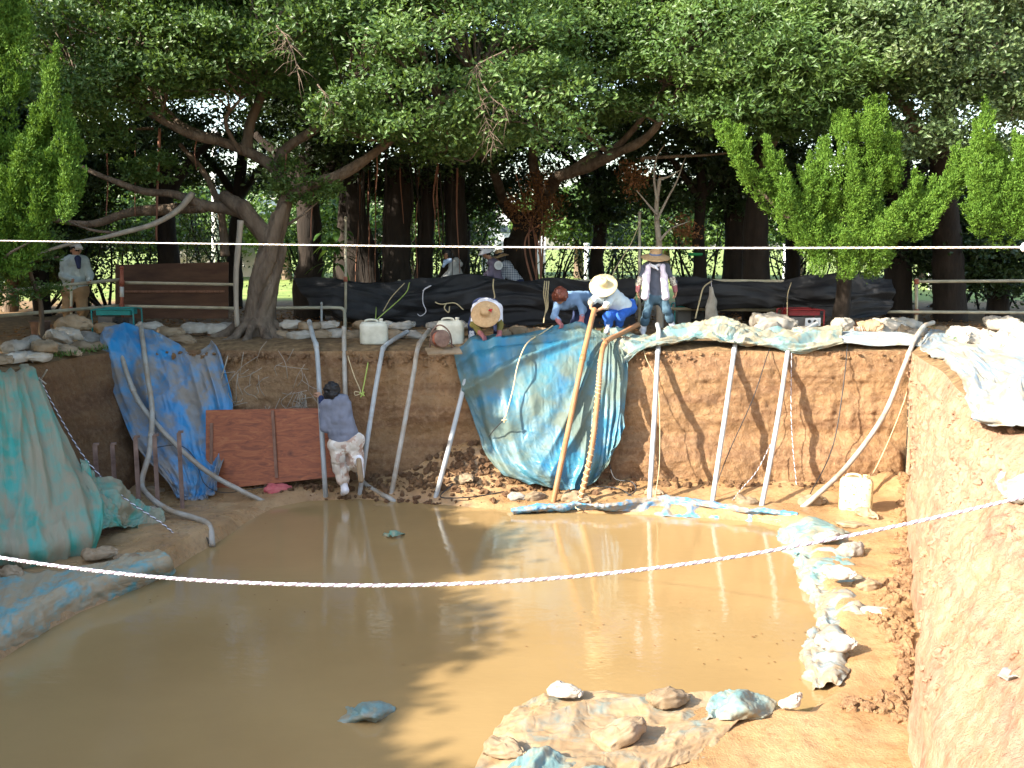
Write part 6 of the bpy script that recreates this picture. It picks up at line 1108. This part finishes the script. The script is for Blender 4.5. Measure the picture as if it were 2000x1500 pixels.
for k in range(6): limb(tt, [b0+rng.normal(size=3)*A([.15, .15, 0]), L(1055+rng.normal()*14, 470, 19.5), L(1045+rng.normal()*30, 380+rng.normal()*25, 19.4)], .03, .008, 'root_red', 'stem', 6)
sprays(tt, [(1050, 355, 1), (1030, 420, 1.1), (1065, 430, 1.1), (1080, 400, .8), (1040, 390, .8), (1000, 400, .6)], 19.4, 'dead', 260, .16, 'dead_leaves')
# thicket stems between the trunks
def thicket(x0, x1, n, Yd, label, leaf='leaf', nl=240, ytop=(470, 430)):
    t = thing('thicket_shrub', label, 'shrub', A([*L((x0+x1)/2, 580, Yd)[:2], 0]), 'shrubs between the dark trunks'); ends = []
    for k in range(n):
        a = A([*L(rng.uniform(x0, x1), 580, Yd+rng.normal()*.4)[:2], -.05]); xx = rng.uniform(x0-25, x1+25); b = L(xx, rng.uniform(*ytop[::-1]), Yd+rng.normal()*.5); m_ = lerp(a, b, .5)+rng.normal(size=3)*A([.22, .2, .1]); limb(t, [a, m_, b], rng.uniform(.02, .055), .01, 'bark_dark', 'stem', 5, 10); ends += [m_, b, lerp(m_, b, .5)]
    ends = A(ends); c = np.repeat(ends, nl//3, 0); c = c+rng.normal(size=c.shape)*.25; N = len(c); leafobj('foliage', c, nrm(rng.normal(size=(N, 3))), nrm(rng.normal(size=(N, 3))+A([0, 0, 1])), .10*rng.uniform(.6, 1.3, N), .05, MAT[leaf], t)
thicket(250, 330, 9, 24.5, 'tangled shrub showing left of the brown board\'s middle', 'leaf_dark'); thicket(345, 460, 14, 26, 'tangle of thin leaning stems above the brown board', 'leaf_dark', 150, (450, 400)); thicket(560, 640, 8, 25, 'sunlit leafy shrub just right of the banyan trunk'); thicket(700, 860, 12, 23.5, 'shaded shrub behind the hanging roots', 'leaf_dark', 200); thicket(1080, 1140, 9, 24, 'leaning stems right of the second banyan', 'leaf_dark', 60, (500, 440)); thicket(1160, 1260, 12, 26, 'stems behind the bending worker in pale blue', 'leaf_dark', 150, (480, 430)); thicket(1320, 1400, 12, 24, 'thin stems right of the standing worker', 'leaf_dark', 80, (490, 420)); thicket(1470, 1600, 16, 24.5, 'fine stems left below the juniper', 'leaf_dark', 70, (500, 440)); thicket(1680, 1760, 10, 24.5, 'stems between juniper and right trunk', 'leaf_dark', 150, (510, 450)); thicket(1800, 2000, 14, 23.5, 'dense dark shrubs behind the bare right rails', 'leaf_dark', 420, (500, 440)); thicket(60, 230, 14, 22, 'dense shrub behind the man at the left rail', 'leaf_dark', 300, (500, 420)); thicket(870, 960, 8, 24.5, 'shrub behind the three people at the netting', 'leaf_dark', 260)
# broad leaved plant behind the bent rail
tp = thing('broadleaf_plant', 'sunlit plant with long drooping leaves behind the tall grey pole', 'plant', A([*L(655, 580, 19.4)[:2], 0])); b0 = A(tp.location)
limb(tp, [b0-A([0, 0, .05]), L(652, 520, 19.4), L(655, 480, 19.4)], .03, .02, 'bark', 'stem', 7)
def bigleaf(p, d, l, w, t, droop=.5):
    d = nrm(d); k = 7; s = np.linspace(0, 1, k); x = nrm(np.cross(d, (0, 0, 1.))); c = A(p)+d*(s*l)[:, None]; c[:, 2] -= droop*l*s**2; wd = w*np.sin(np.clip(s*.95+.05, 0, 1)*math.pi)**.8
    v = np.concatenate([c-x*wd[:, None]/2+A([0, 0, .015]), c, c+x*wd[:, None]/2+A([0, 0, .015])]); f = [(j*k+i, j*k+i+1, (j+1)*k+i+1, (j+1)*k+i) for j in (0, 1) for i in range(k-1)]
    return mk('leaf', v, f, MAT['broadleaf'], t)
for k in range(24): a = rng.uniform(0, 6.28); bigleaf(L(655+rng.normal()*6, rng.uniform(475, 525), 19.4), (math.cos(a), math.sin(a)*.7-.2, rng.uniform(.1, .9)), rng.uniform(.35, .6), rng.uniform(.07, .11), tp, rng.uniform(.5, 1.0))
for k in range(16): bigleaf(L(660+rng.normal()*12, rng.uniform(440, 475), 19.5), (rng.normal(), rng.normal()*.5-.4, -.2), rng.uniform(.14, .22), rng.uniform(.1, .14), tp, .6)
# far side of the field
for i, (x, Yd, ry, rx, lb) in enumerate([(120, 42, 70, 160, 'pale green far tree at the left end of the field'), (330, 46, 60, 120, 'pale far tree behind the leaning stems'), (560, 44, 65, 130, 'sunny far tree right of the banyan trunk'), (800, 48, 70, 150, 'far tree behind the hanging roots'), (1130, 46, 50, 110, 'far tree right of the white house'), (1300, 45, 60, 120, 'far tree behind the bare sapling'), (1560, 44, 60, 160, 'far tree behind the juniper'), (1800, 46, 70, 170, 'far tree at the right end of the field')]):
    b0 = A([*L(x, 540, Yd)[:2], 0]); t = thing('far_tree', lb, 'tree', b0, 'trees across the field'); limb(t, [b0-A([0, 0, .1]), L(x, 470, Yd), L(x, 430, Yd)], .25, .1, 'bark', 'trunk', 8); crown(t, [E(x, 425, Yd, rx, ry, 2.5), E(x+rx*.5, 455, Yd, rx*.6, ry*.6, 2)], .9, 120, 1.0, 'leaf', .3, .16)
hb = A([*L(1003, 500, 52)[:2], 0]); t = thing('house', 'white house glimpsed through the gap above the second banyan', 'house', hb); zt = L(1003, 395, 52)[2]
mk('wall', *box(hb+A([0, 1.5, zt/2]), (3.4, 3, zt)), MAT['housewall'], t, smooth=False); mk('roof', *box(hb+A([0, 1.5, zt+.1]), (3.8, 3.4, .2)), MAT['housewall'], t, smooth=False)
for dx in (-.6, .5): mk('window', *box(L(1003+dx*20, 447, 52)+A([0, -.02, 0]), (.9, .08, .35)), MAT['glassdark'], t, smooth=False)
hb = A([*L(425, 500, 48)[:2], 0]); zt = L(425, 395, 48)[2]; t = thing('house', 'pale concrete building seen between stems left of the banyan', 'house', hb)
mk('wall', *box(hb+A([0, 2, zt/2]), (3.8, 4, zt)), MAT['concrete'], t, smooth=False); mk('parapet', *box(hb+A([0, 2, zt+.15]), (4.0, 4.2, .3)), MAT['concrete'], t, smooth=False); mk('window', *box(hb+A([.8, -.02, zt*.6]), (.9, .08, .8)), MAT['glassdark'], t, smooth=False)
pb = A([*L(420, 505, 36)[:2], 0]); t = thing('utility_pole', 'white utility pole standing in the field left of the banyan', 'pole', pb); mk('pole_shaft', *tube([pb-A([0, 0, .1]), L(420, 250, 36)], [.17, .13], 12), MAT['whitepaint'], t); mk('cross_arm', *box(L(420, 262, 36), (1.4, .1, .1)), MAT['whitepaint'], t, smooth=False)
for i, x in enumerate((1146, 1535, 1820)): pb = A([*L(x, 520, 34)[:2], 0]); t = thing('field_post', f'white post in the sunny field, {ORD[i]} from the left', 'post', pb, 'posts in the field'); mk('shaft', *tube([pb-A([0, 0, .1]), L(x, 478, 34)], .09, 8), MAT['whitepaint'], t); mk('post_cap', *lathe([(.1, 0), (.11, .02), (.1, .05), (.001, .06)], 10, L(x, 478, 34)), MAT['whitepaint'], t)
# weeds on the rim and dry leaves on the ground (nobody could count them)
def tufts(name, spots, n, m, h, label=None):
    c = np.concatenate([A(p)+rng.normal(size=(n, 3))*A([.09, .07, .0]) for p in spots]); N = len(c); return leafobj(name, c, nrm(rng.normal(size=(N, 3))*.5+A([0, 0, 1])), rdir(N), h*rng.uniform(.5, 1.4, N), .022, MAT[m], None)
def stuff(o): o['kind'] = 'stuff'; return o
gz = lambda x, y, z=.05: Z(x, y, z)
stuff(tufts('weeds', [gz(x, y) for x, y in [(1860, 668), (1880, 672), (1850, 662), (1905, 660), (1985, 640), (1995, 650), (1970, 690), (1690, 655), (1625, 655), (1640, 660), (1180, 655), (1820, 652), (1925, 668), (1362, 650), (1370, 652), (1355, 648)]], 26, 'leaf_light', .12))
stuff(tufts('dry_stems', [gz(x, y) for x, y in [(1670, 655), (1682, 652), (1690, 660)]], 40, 'dead', .2)); stuff(tufts('rim_grass', [gz(x, y, .0) for x, y in [(20, 705), (50, 700), (90, 700), (130, 695), (165, 690), (190, 685)]], 30, 'leaf', .1))
n_ = 5200; c = np.stack([rng.uniform(-9, 9, n_), rng.uniform(15.6, 24, n_), rng.uniform(.06, .1, n_)], -1); c = c[(c[:, 0] < -5) | (c[:, 1] > 16.8)]; stuff(leafobj('leaf_litter', c, nrm(rng.normal(size=c.shape)*A([1, 1, .25])), nrm(rng.normal(size=c.shape)*.4+A([0, 0, 1])), .08, .045, MAT['dead'], None))
# fine roots showing in the shaded part of the wall
b = MB()
for k in range(60):
    x = rng.uniform(455, 620); y = rng.uniform(700, 800) if k > 24 else rng.uniform(760, 795); 
    if k <= 24: x = rng.uniform(570, 600)
    a = L(x, y, 14.62-(y-700)/260*.5); d = nrm(A([rng.normal()*.4, 0, -1 if k <= 24 else rng.normal()*.5])); l = rng.uniform(.15, .45); m_ = a+d*l*.5+A([rng.normal()*.06, -.05, rng.normal()*.04]); b.add(*tube([a, m_, a+d*l+A([rng.normal()*.05, .03, 0])], .005, 4, 8))
b.build('exposed_fine_roots', MAT['bark_pale'], kind='stuff')
for i, pts in enumerate([[(432, 740, 14.55), (438, 720, 14.55), (445, 695, 14.6)], [(62, 738, 12.9), (78, 742, 12.8), (92, 722, 12.7)], [(30, 716, 12.8), (60, 728, 12.7), (90, 750, 12.6)]]): cord([L(*q) for q in pts], .01, 'bark_pale', f'dry pale twig sticking out of the left bank, {ORD[i]} of three', 'dry_twig', 20, 'twig')

n_ = 110; q_ = rng.normal(size=(n_, 2))*A([.9, .5])+A([[-1.5, 12.6], [1.8, 9.0], [2.6, 8.2], [-2.5, 9.5]])[rng.integers(0, 4, n_)]; c = np.stack([q_[:, 0], q_[:, 1], np.full(n_, ZW+.006)], -1); c = c[sdpoly(c[:, 0], c[:, 1], POND) < -.05]
stuff(leafobj('floating_debris', c, nrm(rng.normal(size=c.shape)*A([1, 1, .02])), nrm(rng.normal(size=c.shape)*.1+A([0, 0, 1])), .03, .014, MAT['dead'], None))
